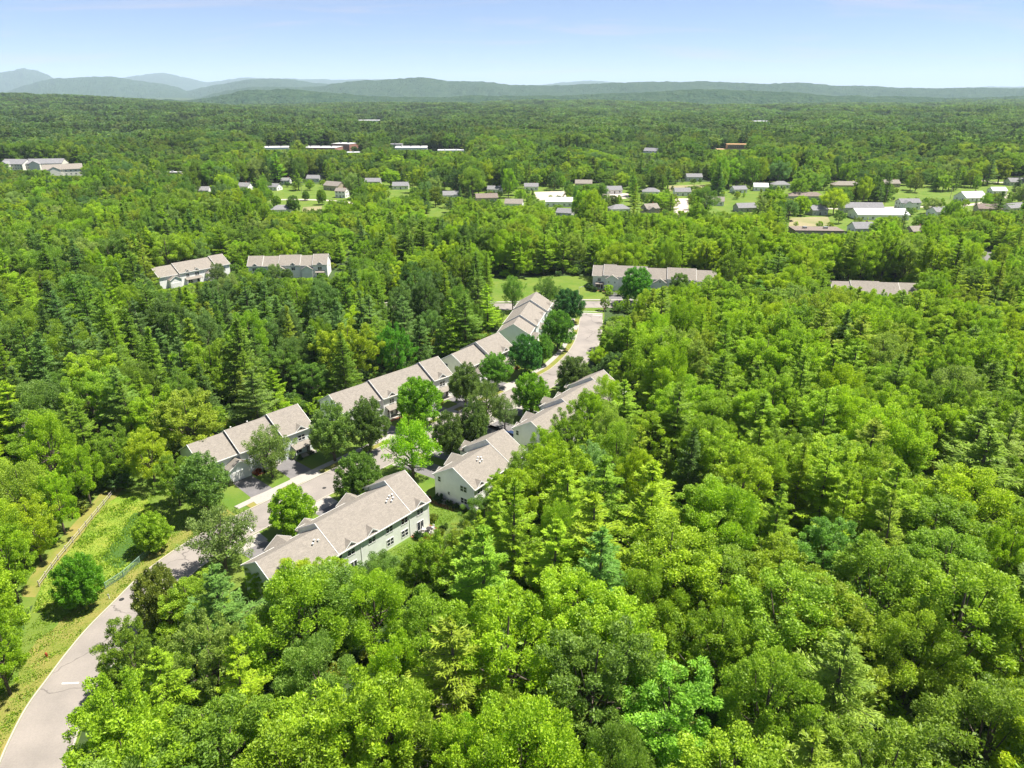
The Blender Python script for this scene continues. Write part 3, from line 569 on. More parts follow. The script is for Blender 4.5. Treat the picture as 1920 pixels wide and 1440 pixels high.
townhouse('F2', 'far townhouse block seen square on, with a sunlit cream end wall', (-86.4, 331.3), -174.3, [(6.4, 1.2, 0.6), (6.0, 0.4, 0.2), (9.4, 0.8, 0.5), (7.6, 0.3, 0.2), (6.4, 0.5, 0.4)], M_SIDE_WHITE,
          front=[(3.3, 3.5, 1.9, 1.45, 'pair'), (15.4, 3.5, 1.7, 1.45, 'pair'), (26, 3.4, 1.7, 1.4, 'pair'), (33, 3.4, 1.7, 1.4, 'pair')], dorm=[(3.3, 'front', 2.5), (15.4, 'front', 2.4), (32.5, 'front', 2.3)], wings=[(9.0, 5.0, 1.8, 4.0, (4.4, 2.3), ()), (21, 5.0, 1.8, 4.0, (4.4, 2.3), ())], pops=[(3.3, 4.2, 1.5)], rear=up(3, 9, 15, 22, 30), end0=[(0, 3.5, 1.2, 1.4, 'single')])
townhouse('F3', 'far townhouse block across the junction with a gabled garage wing and driveway', (87.4, 300.2), 169.8, [(8.3, 0.3, 0), (11.8, 0.8, 0.5), (9.0, 0.3, 0.1), (12.9, 0.9, 0.5), (5.4, 0.5, 0.9), (4.6, 0.1, 0.4)], M_SIDE_WHITE, roofm=None,
          front=[(49.2, 3.4, 1.4, 1.4, 'pair'), (15, 3.5, 1.7, 1.4, 'pair'), (30, 3.5, 1.7, 1.4, 'pair'), (5, 3.4, 1.7, 1.4, 'pair')], wings=[(43.6, 5.2, 1.8, 5.1, (4.4, 2.3), ((-1.3, 3.3, 0.6, 0.8), (1.3, 3.3, 0.6, 0.8))), (23.2, 5.4, 1.8, 4.2, (4.4, 2.3), ((0, 4.4, 0.7, 0.8),)), (11.0, 5.2, 1.8, 4.6, (4.4, 2.3), ())], pops=[(48.9, 3.6, 1.6)], dorm=[(15.5, 'front', 2.3)], rear=up(4, 12, 20, 30, 40))
townhouse('F4', 'farthest townhouse block, only its roofs showing above the woods', (161.9, 278.2), 172.0, [(7.2, 0.2, 0.2), (7.0, 0.9, 0.0), (11.0, 0.4, 0.4), (7.4, 0.2, 0)], M_SIDE_WHITE, front=[(4, 3.4, 1.7, 1.4, 'pair'), (20, 3.5, 1.7, 1.4, 'pair')], rear=up(4, 12, 20))

# ------------------------------------------------------------------ lawns, roads, paths
def sheet(name, pts, z, mat, kind='structure', thick=0.0):
    b = new_bm(); vs = [b.verts.new((p[0], p[1], z)) for p in pts]; f = b.faces.new(vs)
    if f.normal.z < 0: f.normal_flip()
    f.normal_update()
    if f.normal.z < 0: f.normal_flip()
    bmesh.ops.triangulate(b, faces=[f])
    if thick:
        r = bmesh.ops.extrude_face_region(b, geom=b.faces[:]); bmesh.ops.translate(b, vec=(0, 0, -thick), verts=[v for v in r['geom'] if isinstance(v, bmesh.types.BMVert)])
    me = bpy.data.meshes.new(name)
    if thick: bmesh.ops.recalc_face_normals(b, faces=b.faces[:])
    b.to_mesh(me); b.free(); me.materials.append(mat)
    return tag(obj(name, me), kind=kind)
def ribbon(name, A, B, z, mat, thick=0.0, parent=None, kind='structure'):
    n = len(A); b = new_bm(); va = [b.verts.new((*p, z)) for p in A]; vb = [b.verts.new((*p, z)) for p in B]
    for i in range(n-1): b.faces.new((va[i], vb[i], vb[i+1], va[i+1]))
    if thick:
        r = bmesh.ops.extrude_face_region(b, geom=b.faces[:]); bmesh.ops.translate(b, vec=(0, 0, -thick), verts=[v for v in r['geom'] if isinstance(v, bmesh.types.BMVert)])
    o = obj(name, b, mat, parent)
    if kind: tag(o, kind=kind)
    return o
P2 = lambda *ps: [at(*p) for p in ps]
left_px = [(-30, 1520), (0, 1434), (25, 1377), (54, 1323), (92, 1271), (125, 1227), (167, 1177), (217, 1127), (258, 1086), (300, 1052), (346, 1021), (400, 990), (458, 961), (552, 915), (640, 873), (720, 836), (800, 800), (880, 763), (950, 734), (1010, 705), (1038, 688), (1067, 659), (1082, 631), (1087, 605), (1091, 586)]
RL = smooth_poly(P2(*left_px), 6)
RW = 8.2
RR = offset_line(RL, RW)
# far cross street
JL = smooth_poly(P2((700, 577), (850, 576), (960, 575), (1060, 572), (1140, 571), (1300, 574), (1500, 582), (1750, 595), (1950, 606)), 6)
JN = offset_line(JL, -4.6); JS = offset_line(JL, 4.6)
road_z = 0.016
ribbon('road', RL, RR, road_z, M_ROAD); ribbon('cross_street', JN, JS, road_z+0.004, M_ROAD)
big = [p for p in P2((-160, 1560), (-120, 1400), (-40, 1290), (20, 1225), (60, 1140), (75, 1090), (120, 1040), (215, 925), (262, 918), (330, 945))]
L = HOUSES
big += [L['L1'].w(31, -7), L['L1'].w(-6, -8), L['L2'].w(36, -8), L['L2'].w(-5, -8), L['L3'].w(20, -7), L['L3'].w(0, -8), L['L4'].w(38, -8), L['L4'].w(15, -9), Vector((-8, 285, 0)), Vector((-16, 322, 0)), Vector((40, 326, 0)), Vector((37, 292, 0))]+[Vector((*p, 0)) for p in offset_line(RR, 0.7)[len(RR)-1:len(RR)-34:-1]]+[L['H3'].w(38, 6), L['H3'].w(37, -8), L['H3'].w(-3, -9), L['H2'].w(20, -8), L['H2'].w(-2, -9.5), L['H1'].w(37, -11), L['H1'].w(30, -11.5), L['H1'].w(20, -8), L['H1'].w(0, -7), L['H1'].w(-8, -2)]
k0 = int(np.argmin(np.linalg.norm(RR-np.array(L['H1'].w(-8, 8)[:2]), axis=1)))
big += [Vector((*p, 0)) for p in offset_line(RR, 0.6)[k0::-1]]
LAWN = [(p[0], p[1]) for p in big]
sheet('lawn', LAWN, 0.004, M_LAWN)
wob = vnoise(np.arange(72)*2.4, 61, [(14, 1.4), (5, 0.7)]); tl = np.gradient(RL, axis=0)[:72]; tl /= np.linalg.norm(tl, axis=1)[:, None]
VERGE = [tuple(p) for p in offset_line(RL, -0.15)[:72]]+[tuple(p) for p in (offset_line(RL, -4.6)[:72]+np.stack([-tl[:, 1], tl[:, 0]], 1)*wob[:, None])[::-1]]
sheet('grass_verge', VERGE, 0.008, M_VERGE)
MEADOW = smooth_poly(P2((62, 1150), (85, 1085), (140, 1020), (180, 968), (215, 935), (262, 925), (290, 955), (318, 985), (300, 1018), (265, 1050), (222, 1083), (180, 1110), (120, 1135), (62, 1150)), 5)[:-1]
sheet('grass_verge', smooth_poly(P2((66, 1120), (40, 1112), (78, 1052), (122, 1000), (172, 945), (205, 908), (232, 910), (216, 934), (180, 972), (140, 1022), (90, 1082), (66, 1120)), 4)[:-1], 0.006, M_VERGE)
sheet('lawn', P2((70, 1130), (-40, 1190), (-60, 1080), (60, 960), (170, 860), (262, 880), (380, 880), (340, 960), (262, 918), (215, 925)), 0.0055, M_LAWN)
sheet('meadow', MEADOW, 0.010, M_MEADOW)
sheet('dark_hollow_patch', smooth_poly(P2((190, 1048), (225, 1000), (252, 962), (285, 975), (262, 1015), (245, 1045), (222, 1066), (190, 1048)), 5)[:-1], 0.014, noisy('dark_hollow_grass', [(0.3, (0.035, 0.085, 0.014)), (0.7, (0.06, 0.12, 0.02))], 2.0, bump=0.8, bscale=6))  # darker green patch of grass laid over the meadow sheet
F3lawn = P2((978, 566), (985, 530), (1000, 518), (1115, 517), (1118, 545), (1140, 548), (1142, 562), (1080, 564))
sheet('lawn', F3lawn, 0.009, M_LAWN)
# kerbs, sidewalk, strips
def seg(P, a, b): return P[a:b]
ia = int(np.argmin(np.linalg.norm(RL-np.array(at(458, 961)[:2]), axis=1))); 
def kerb(line, side):
    ribbon('kerb', line, offset_line(line, 0.22*side), 0.13, M_KERB, 0.13)
kerb(offset_line(RL, -0.03), -1)
kerb(offset_line(RR, 0.03)[:len(RR)-4], 1)
jx = [i for i in range(len(JS)) if not (RL[-1][0]-1 < JS[i][0] < RR[-1][0]+1)]
ki = [i for i in range(len(JS)) if JS[i][0] < RL[-1][0]-1.5]; kerb(offset_line(JS, 0.03)[:len(ki)], 1); kerb(offset_line(JS, 0.03)[max(j for j in range(len(JS)) if JS[j][0] < RR[-1][0]+2):], 1)
kerb(offset_line(JN, -0.03), -1)
SWa, SWb = offset_line(RL, -2.0)[ia:-4], offset_line(RL, -3.6)[ia:-4]
ribbon('sidewalk', SWa, SWb, 0.10, M_CONCRETE, 0.1)
ribbon('grass_strip', offset_line(RL, -0.27)[ia+1:-4], offset_line(RL, -1.98)[ia+1:-4], 0.085, M_VERGE)
ribbon('sidewalk', offset_line(JN, -1.6), offset_line(JN, -3.1), 0.10, M_CONCRETE, 0.1)
# road paint
def bar(c, d, L_, W_, name='crosswalk_line'):
    d = np.array(d)/np.hypot(*d); nn = np.array([-d[1], d[0]]); c = np.array(c[:2]); q = [c-d*L_/2-nn*W_/2, c+d*L_/2-nn*W_/2, c+d*L_/2+nn*W_/2, c-d*L_/2+nn*W_/2]
    return sheet(name, q, road_z+0.006, M_PAINT)
ic = ia-2
for dd in (0, 2): 
    c = (RL[ic]+RR[ic])/2; t = RL[ic+1]-RL[ic]; t /= np.hypot(*t); c = c-t*dd*1.25; bar(c, (t[1], -t[0]), RW-0.8, 0.35)
tj = RL[-1]-RL[-2]; tj = tj/np.hypot(*tj); cj = (RL[-1]+RR[-1])/2
bar(cj-tj*3.0+np.array([2.0, 0]), (tj[1], -tj[0]), 3.6, 0.5, 'stop_line'); bar(cj-tj*0.6, (tj[1], -tj[0]), 7.6, 0.35); bar(cj+tj*1.9, (tj[1], -tj[0]), 7.6, 0.35)
bar(at(132, 1281), (1, 0.05), 2.4, 0.3, 'stop_line')
# driveways: from a wing to the kerb
def drive(h, x, w, y0, y1, mat=None, name='driveway', z=0.012):
    f = HOUSES[h]; sheet(name, [f.w(x-w/2, y0), f.w(x+w/2, y0), f.w(x+w/2+0.4, y1), f.w(x-w/2-0.4, y1)], z, mat or M_ASPHALT_DRIVE)
def to_kerb(h, x, y0):
    f = HOUSES[h]; o = np.array(f.w(x, y0)[:2]); d = np.array(f.w(x, y0+1)[:2])-o; LN = RL if h[0] == 'L' else RR
    D = LN-o; tt = D@d; lat = np.abs(D@np.array([-d[1], d[0]])); lat[tt < 0] = 1e9; i = int(np.argmin(lat)); return y0+tt[i]
for h, x, w, y0 in (('L1', 19.2, 4.6, 7.6), ('L1', 9.0, 5.0, 6.1), ('L2', 10, 4.8, 8.2), ('L2', 27, 4.8, 7.4), ('L2', 1.0, 4.4, 6.9), ('L3', 15.5, 4.8, 7.4), ('L4', 8.5, 4.4, 8.8), ('L4', 20, 4.4, 8.2),
                    ('H1', 8.0, 4.8, 7.0), ('H1', 25.1, 5.0, 7.7), ('H2', 8.0, 5.0, 7.0), ('H2', 15.6, 4.0, 8.2), ('H3', 3.5, 6.4, 6.4), ('H3', 8.0, 4.8, 7.0), ('H3', 18.5, 4.8, 7.8)):
    y1 = to_kerb(h, x, y0)
    if y1-y0 > 24: continue
    drive(h, x, w, y0-0.02, y1-0.3)
    f = HOUSES[h]
    sheet('drive_apron', [f.w(x-w/2-0.9, y1-0.25), f.w(x+w/2+0.9, y1-0.25), f.w(x+w/2+0.6, y1-3.7), f.w(x-w/2-0.6, y1-3.7)], 0.108 if h[0] == 'L' else 0.02, M_CONCRETE)
sheet('driveway', P2((1139, 547), (1166, 549), (1192, 566), (1143, 566)), 0.022, M_ASPHALT_DRIVE)
# bark mulch beds along the fronts, and by the ends
for h, x0, x1, y0, y1 in (('L1', 13.4, 16.4, 6.1, 8.8), ('L1', 21.9, 25, 5.35, 7.6), ('L2', 5.8, 7.2, 6.9, 9.0), ('L2', 14, 23.4, 7.8, 9.0), ('L3', 0.2, 6.5, 8.2, 9.6), ('H1', 9.5, 13.5, 5.4, 7.8), ('H1', 29.0, 34.4, -8.6, -5.35), ('H2', -2.6, -0.1, -1.5, 5.0), ('H3', -2.4, -0.1, 3.0, 8.0), ('L4', 1, 6, 6.9, 8.4), ('F3', 46, 52, 7.2, 9.5)):
    f = HOUSES[h]; sheet('mulch_bed', [f.w(x0, y0), f.w(x1, y0), f.w(x1, y1), f.w(x0, y1)], 0.012, M_MULCH)
sheet('patio', [HOUSES['H1'].w(*p) for p in ((30.4, -5.35), (34.0, -5.35), (34.0, -8.2), (30.4, -8.2))], 0.016, M_CONCRETE)

# ------------------------------------------------------------------ the village and the buildings in the far woods
KEEP = []            # (px0, px1, base_py): views of far things that the woods in front of them leave open
CLEAR = []           # (x, y, rx, ry) ellipses without trees
def house(label, px, py, w, d, hw, deg, wall, roofm, roof='gable', pitch=0.55, nwin=3, cat='house', name='house', keep=1.0, clear=None, storeys=1, group='houses of the village', chim=False, wing_=None, vis=0.0):
    c = at(px, py); root = empty(name, (c.x, c.y, 0), math.radians(deg)); tag(root, label, cat, group)
    b = new_bm()
    if roof == 'gable': extr(b, [(-d/2, -0.3), (d/2, -0.3), (d/2, hw), (0, hw+pitch*d/2), (-d/2, hw)], 'x', -w/2, w/2)
    else: box(b, -w/2, w/2, -d/2, d/2, -0.3, hw)
    wl = obj('wall', b, wall, root)
    if roof == 'gable': gable_roof(root, -w/2, w/2, -d/2, d/2, hw, pitch, (0.35, 0.35), 0.4, roofm, trim=False); top = hw+pitch*d/2
    elif roof == 'hip':
        b = new_bm(); e = 0.45; z = hw+0.003; r = pitch*d/2; q = [b.verts.new(p) for p in ((-w/2-e, -d/2-e, z), (w/2+e, -d/2-e, z), (w/2+e, d/2+e, z), (-w/2-e, d/2+e, z), (-w/2+d/2, 0, z+r), (w/2-d/2, 0, z+r))]
        for f in ((0, 1, 5, 4), (1, 2, 5), (2, 3, 4, 5), (3, 0, 4), (3, 2, 1, 0)): b.faces.new([q[i] for i in f])
        obj('roof', b, roofm, root); top = hw+r
    else:
        b = new_bm(); box(b, -w/2-0.25, w/2+0.25, -d/2-0.25, d/2+0.25, hw+0.003, hw+0.45); r = obj('roof', b, roofm, root); top = hw+0.45
        for k in range(max(1, int(w/14))):
            b = new_bm(); xx = -w/2+w*(k+0.6)/(max(1, int(w/14))+0.3); box(b, xx-1.1, xx+1.1, -1, 1.2, hw+0.453, hw+1.6); obj('rooftop_unit', b, M_STEEL, r)
    for s in range(storeys):
        for k in range(nwin):
            xx = -w/2+w*(k+0.5)/nwin; z = 0.9+2.8*s
            if s == 0 and k == nwin//2 and nwin > 2:
                b = new_bm(); box(b, xx-0.5, xx+0.5, -d/2-0.06, -d/2-0.003, 0, 2.1); obj('door', b, M_DARK, root); continue
            add_window(root, xx, -d/2-0.003, z, 1.5, 1.35, 'rear', 'pair')
        for yy in (-d*0.22, d*0.22):
            if nwin: add_window(root, -w/2-0.003, yy, 0.9+2.8*s, 1.5, 1.35, 'x0', 'pair'); add_window(root, w/2+0.003, yy, 0.9+2.8*s, 1.5, 1.35, 'x1', 'pair')
    if chim:
        b = new_bm(); box(b, w*0.2, w*0.2+0.8, 0.3, 1.1, hw, top+0.9); obj('chimney', b, M_BRICK, root)
    if wing_:
        ww, wd, wx = wing_; b = new_bm(); extr(b, [(wx-ww/2, -0.3), (wx+ww/2, -0.3), (wx+ww/2, hw), (wx, hw+pitch*ww/2), (wx-ww/2, hw)], 'y', -d/2-wd, -0.2); obj('wing_wall', b, wall, root)
        b = new_bm(); e = 0.3; extr(b, [(wx-ww/2-e, hw-pitch*e+0.2), (wx, hw+pitch*ww/2+0.25), (wx+ww/2+e, hw-pitch*e+0.2), (wx+ww/2+e, hw-pitch*e+0.03), (wx, hw+pitch*ww/2+0.04), (wx-ww/2-e, hw-pitch*e+0.03)], 'y', -d/2-wd-0.3, -0.1); obj('wing_roof', b, roofm, root)
        add_window(root, wx, -d/2-wd-0.003, 1.0, 1.6, 1.4, 'rear', 'pair')
    _, _, dd = proj(c.x, c.y, 0); hwpx = (w/2)*FPX/dd
    if keep: KEEP.append((px-hwpx*0.95, px+hwpx*0.95, py-vis, keep))
    R = clear if clear is not None else max(w, d)*0.62+5
    CLEAR.append((c.x, c.y, R, R))
    return root
S_ = M_SIDE_WHITE
# blocks of flats on the left
for px, py, w, deg, lb in ((36, 322, 26, -8, 'grey-roofed apartment block, westernmost of three in the far woods'), (92, 321, 36, 8, 'widest of three grey-roofed apartment blocks in the far woods'), (122, 333, 34, 30, 'apartment block with pale roof, standing in front of two others in the far woods')):
    r = house(lb, px, py, w, 17, 8.6, deg, M_SIDE_CREAM, M_SHINGLE_GREY if px < 100 else M_SHINGLE, 'gable', 0.5, 8, 'apartment block', 'apartment_block', storeys=3, group='apartment blocks in the far woods', clear=36, wing_=(11, 4, -w*0.22), vis=4)
# commercial sheds
for px, py, w, d, hw, deg, wl, rf, lb in (
        (518, 287, 38, 30, 8, 10, S_, M_MEMBRANE, 'flat white-roofed commercial building at the west end of the row'),
        (604, 287, 50, 34, 8, -6, M_SIDE_RED, M_MEMBRANE, 'long flat white-roofed building with red wall'),
        (648, 281, 30, 26, 9, -20, M_SIDE_RED, M_MEMBRANE, 'small red-sided building with flat white roof next to the long one'),
        (664, 293, 18, 14, 5, 6, S_, M_METAL_ROOF, 'little white metal building in front of the red-sided one'),
        (772, 287, 44, 34, 8, 6, S_, M_MEMBRANE, 'broad flat white-roofed warehouse east of the red-sided building'),
        (742, 281, 20, 18, 8, 0, M_SIDE_GREY, M_SHINGLE_GREY, 'grey building tucked behind the broad warehouse'),
        (846, 290, 36, 18, 6, 4, S_, M_METAL_ROOF, 'low white shed easternmost in the commercial row'),
        (465, 253, 72, 40, 9, 2, S_, M_MEMBRANE, 'very long white-roofed plant half hidden by pine woods'),
        (692, 233, 64, 40, 10, 0, S_, M_MEMBRANE, 'far white flat roof lying alone in the pine woods'),
        (1424, 235, 38, 40, 10, 0, S_, M_METAL_ROOF, 'smaller of two far white metal-roofed barns in the woods'),
        (1461, 235, 64, 40, 10, -3, S_, M_METAL_ROOF, 'longer of two far white metal-roofed barns in the woods')):
    house(lb, px, py, w, d, hw, deg, wl, rf, 'flat', 0, max(3, int(w/8)), 'commercial building', 'commercial_building', group='flat white roofs in the far woods', clear=max(w, d)*0.6+5, vis=7, keep=0 if px % 2 else 1)
# unfinished timber building
wood = empty('timber_building', tuple(at(1372, 284)), math.radians(-4)); tag(wood, 'unfinished timber building of bare yellow boards in the far woods', 'building site')
b = new_bm(); box(b, -22, 22, -7, 7, -0.3, 3.4); obj('lower_storey', b, M_WOOD_RAW, wood)
b = new_bm(); box(b, -8, 20, -6, 6, 3.403, 9.8); obj('upper_storey', b, M_WOOD_RAW, wood)
b = new_bm(); box(b, -8.6, 20.6, -6.6, 6.6, 9.803, 10.3); obj('roof_deck', b, plain('plywood', (0.66, 0.40, 0.18), 0.8), wood)
for k in range(11): add_window(wood, -7+k*2.6, -6.003, 5.2, 1.4, 2.6, 'rear', 'single')
KEEP.append((1328, 1404, 280, 1)); CLEAR.append((wood.location.x, wood.location.y, 34, 28))
# houses among the garden trees
VH = [
 (530, 399, 15, 9, 2.9, 8, S_, M_SHINGLE_GREY, 'grey-roofed ranch house alone below the tan yard'),
 (642, 370, 9, 7, 5.2, -15, S_, M_SHINGLE, 'small two-storey white house between round garden trees'),
 (628, 356, 17, 10, 4.0, -30, M_SIDE_TAN, M_SHINGLE, 'tan house with pinkish roof, behind the small two-storey house'),
 (537, 344, 8, 7, 3.0, 0, S_, M_SHINGLE_GREY, 'tiny white cottage at the back of the lawns'),
 (514, 356, 12, 8, 3.0, -20, S_, M_SHINGLE_GREY, 'pale house with grey roof among low round shrubs'),
 (456, 356, 15, 9, 3.4, -12, S_, M_SHINGLE_GREY, 'white gabled house by a utility pole west of the lawns'),
 (380, 363, 13, 9, 3.0, 5, S_, M_SHINGLE_GREY, 'pale grey-roofed house deep among yellow-green trees'),
 (326, 329, 18, 7, 3.2, 0, M_SIDE_TAN, M_MEMBRANE, 'low carport with flat white roof in the western woods'),
 (752, 354, 14, 9, 3.0, 3, S_, M_SHINGLE_GREY, 'grey-roofed house at the end of the small lawn'),
 (700, 346, 14, 9, 3.0, 0, M_SIDE_GREY, M_SHINGLE_GREY, 'slate-grey house behind a round tree'),
 (912, 377, 17, 9, 3.0, 10, M_SIDE_TAN, M_SHINGLE_BROWN, 'brown-roofed bungalow beside dark conifers'),
 (928, 361, 12, 8, 3.0, -10, S_, M_SHINGLE_GREY, 'white bungalow behind the brown-roofed one'),
 (1048, 386, 20, 9, 3.6, -4, S_, M_MEMBRANE, 'long low pale house beside the purple beech'),
 (1060, 406, 11, 8, 3.0, -20, S_, M_SHINGLE_GREY, 'small pale house below the long low one'),
 (996, 356, 12, 8, 3.2, 0, S_, M_SHINGLE_GREY, 'white house with grey roof on the parking yard'),
 (1218, 402, 10, 9, 4.6, 20, M_SIDE_TAN, M_SHINGLE, 'tan gabled house in front of the pale yard'),
 (1220, 365, 14, 9, 3.0, -8, S_, M_SHINGLE_GREY, 'hip-roofed grey house west of the pale yard'),
 (1278, 366, 13, 9, 3.2, 0, S_, M_SHINGLE_GREY, 'white garage at the head of the pale yard'),
 (1384, 361, 12, 8, 3.0, 12, S_, M_SHINGLE_GREY, 'grey-roofed cottage east of the pale yard'),
 (1425, 357, 12, 9, 3.4, -10, S_, M_METAL_ROOF, 'white-roofed house east of the grey cottage'),
 (1222, 290, 20, 12, 5.0, -30, S_, M_SHINGLE_GREY, 'white house high in the woods west of the timber building'),
 (1508, 374, 27, 9, 3.2, -3, M_SIDE_GREY, M_SHINGLE_BROWN, 'long brown-roofed ranch house on the green lawn'),
 (1585, 353, 24, 10, 3.2, -4, M_SIDE_TAN, M_SHINGLE, 'tan ranch house behind tall round trees'),
 (1613, 397, 28, 10, 3.4, -4, M_SIDE_GREY, M_SHINGLE_GREY, 'long grey barn behind the big white roof'),
 (1530, 402, 12, 9, 3.6, 12, M_SIDE_GREY, M_SHINGLE_GREY, 'grey house at the corner of the mown tan field'),
 (1645, 409, 34, 17, 3.4, -2, S_, M_METAL_ROOF, 'large shed with broad white metal roof'),
 (1700, 392, 15, 8, 5.0, 4, S_, M_SHINGLE_GREY, 'white two-storey farmhouse with steep gables by the field'),
 (1818, 376, 19, 13, 3.0, 12, S_, M_METAL_ROOF, 'white-roofed pavilion at the edge of the green field'),
 (1903, 347, 16, 10, 3.2, 0, S_, M_SHINGLE_GREY, 'white house past the lone dark fir'),
 (1897, 396, 16, 9, 3.0, 20, S_, M_SHINGLE_GREY, 'white house beside the far lane, east edge of the village'),
 (1614, 436, 13, 10, 3.2, 4, S_, M_SHINGLE_GREY, 'house with pale bluish gable above the tree tops'),
 (1528, 441, 28, 14, 3.6, -4, M_SIDE_TAN, M_SHINGLE_BROWN, 'wide brown flat-roofed building with a white rooftop box'),
 (1716, 441, 10, 8, 3.0, 10, M_SIDE_TAN, M_SHINGLE, 'tan-roofed cottage almost hidden in the trees'),
]
VH += [
 (1150, 362, 13, 9, 3.0, 6, S_, M_SHINGLE_GREY, 'low white house north of the copper beech'), (1094, 350, 15, 9, 3.2, -6, M_SIDE_TAN, M_SHINGLE, 'tan house behind the copper beech, nearer the woods'),
 (1340, 384, 13, 9, 3.2, -14, S_, M_SHINGLE, 'pinkish-roofed white house on the lawn east of the pale yard'), (1396, 396, 14, 9, 3.0, 10, M_SIDE_GREY, M_SHINGLE_GREY, 'slate house on the open lawn south of the grey cottage'),
 (1462, 352, 15, 9, 3.2, 0, S_, M_SHINGLE_GREY, 'white house west of the long brown-roofed ranch'), (1760, 404, 14, 9, 3.2, 16, S_, M_SHINGLE_GREY, 'white house in the trees south of the green field'),
 (1850, 398, 15, 9, 3.0, -10, M_SIDE_TAN, M_SHINGLE_BROWN, 'tan house near the ragged dark pine'), (1868, 364, 12, 8, 3.2, 0, S_, M_METAL_ROOF, 'small white-roofed shed by the lone fir'),
 (964, 388, 13, 9, 3.0, -8, S_, M_SHINGLE, 'pinkish-roofed house west of the parking yard'), (1160, 398, 14, 9, 3.0, 12, S_, M_SHINGLE_GREY, 'white house south-west of the hip-roofed one'),
 (1300, 338, 15, 9, 3.4, 0, S_, M_SHINGLE_GREY, 'white house at the wood edge behind the hay strip'), (1668, 350, 14, 9, 3.2, 0, M_SIDE_TAN, M_SHINGLE, 'tan house at the wood edge above the green field'),
 (846, 372, 13, 9, 3.0, 6, S_, M_SHINGLE_GREY, 'pale house near the slim spruces'), (590, 340, 13, 9, 3.0, -5, S_, M_SHINGLE_GREY, 'pale house behind the dark hedge of the lawns')]
for px, py, w, d, hw, deg, wl, rf, lb in VH:
    big_ = rf is M_METAL_ROOF and w > 30
    house(lb, px, py, w, d, hw, deg, wl, rf, 'hip' if ('hip' in lb or 'ranch' in lb) else ('flat' if 'flat' in lb else 'gable'), 0.35 if big_ else 0.6, 3 if w < 16 else 5, storeys=2 if hw > 4.5 else 1, chim=px % 3 == 0,
          wing_=(5, 3.5, -w*0.25) if 'farmhouse' in lb or 'gabled' in lb else None, vis=3.5)
# yards, fields and lanes of the village
def patch(name, pts, mat, z=0.006): 
    P = P2(*pts); sheet(name, P, z, mat); return [(p[0], p[1]) for p in P]
OPEN = []
OPEN.append(patch('hay_field', ((1482, 408), (1552, 406), (1560, 422), (1478, 426)), M_FIELD))
OPEN.append(patch('green_field', ((1678, 362), (1815, 362), (1822, 379), (1675, 382)), M_LAWN))
OPEN.append(patch('hay_field', ((568, 388), (604, 386), (600, 402), (566, 404)), M_FIELD))
OPEN.append(patch('lawn', ((500, 360), (640, 360), (660, 384), (500, 390)), M_LAWN, 0.004))
OPEN.append(patch('lawn', ((722, 358), (765, 352), (762, 376), (725, 378)), M_LAWN))
OPEN.append(patch('lawn', ((792, 392), (835, 388), (838, 412), (800, 416)), M_LAWN))
OPEN.append(patch('hay_field', ((1255, 348), (1330, 346), (1328, 356), (1252, 358)), M_FIELD))
OPEN.append(patch('lawn', ((1850, 350), (1915, 345), (1920, 362), (1850, 368)), M_LAWN))
OPEN.append(patch('lawn', ((1560, 392), (1680, 380), (1700, 398), (1560, 402)), M_LAWN, 0.004))
OPEN.append(patch('gravel_yard', ((1262, 372), (1290, 372), (1292, 408), (1264, 408)), M_GRAVEL, 0.008))
OPEN.append(patch('gravel_yard', ((1002, 360), (1060, 358), (1062, 372), (1004, 376)), M_GRAVEL, 0.008))
def lane(pts, w, mat=M_GRAVEL):
    c = smooth_poly(P2(*pts), 6); a, b2 = offset_line(c, -w/2), offset_line(c, w/2); ribbon('lane', a, b2, 0.012, mat); OPEN.append([tuple(p) for p in offset_line(c, -w/2-3)]+[tuple(p) for p in offset_line(c, w/2+3)[::-1]])
VILLAGE = [tuple(p[:2]) for p in P2((440, 352), (700, 340), (960, 346), (1240, 342), (1560, 338), (1960, 328), (1990, 420), (1560, 436), (1300, 408), (1000, 402), (800, 412), (480, 404))]
sheet('lawn', VILLAGE, 0.002, M_LAWN)
OPEN.append(patch('lawn', ((1330, 376), (1420, 374), (1424, 402), (1330, 404)), M_LAWN))
OPEN.append(patch('gravel_yard', ((1130, 364), (1178, 362), (1180, 372), (1130, 374)), M_GRAVEL, 0.008))
lane(((480, 376), (560, 374), (640, 378), (720, 392)), 6)
lane(((1440, 386), (1560, 391), (1700, 388), (1800, 386), (1880, 372), (1930, 348)), 6)
lane(((1825, 336), (1870, 342), (1930, 340)), 7)
lane(((1840, 470), (1860, 490), (1880, 505)), 9, M_ASPHALT_DRIVE)
for x0, x1, y in ((1482, 1552, 420), (1678, 1800, 376), (568, 600, 400), (500, 640, 382), (728, 760, 372), (798, 832, 408), (1258, 1325, 355), (1264, 1290, 404), (1004, 1058, 372), (1335, 1420, 402), (1132, 1178, 373), (1570, 1690, 394), (1852, 1915, 360), (1850, 1872, 488), (0, 1, 900)): KEEP.append((x0, x1, y, 0.7))

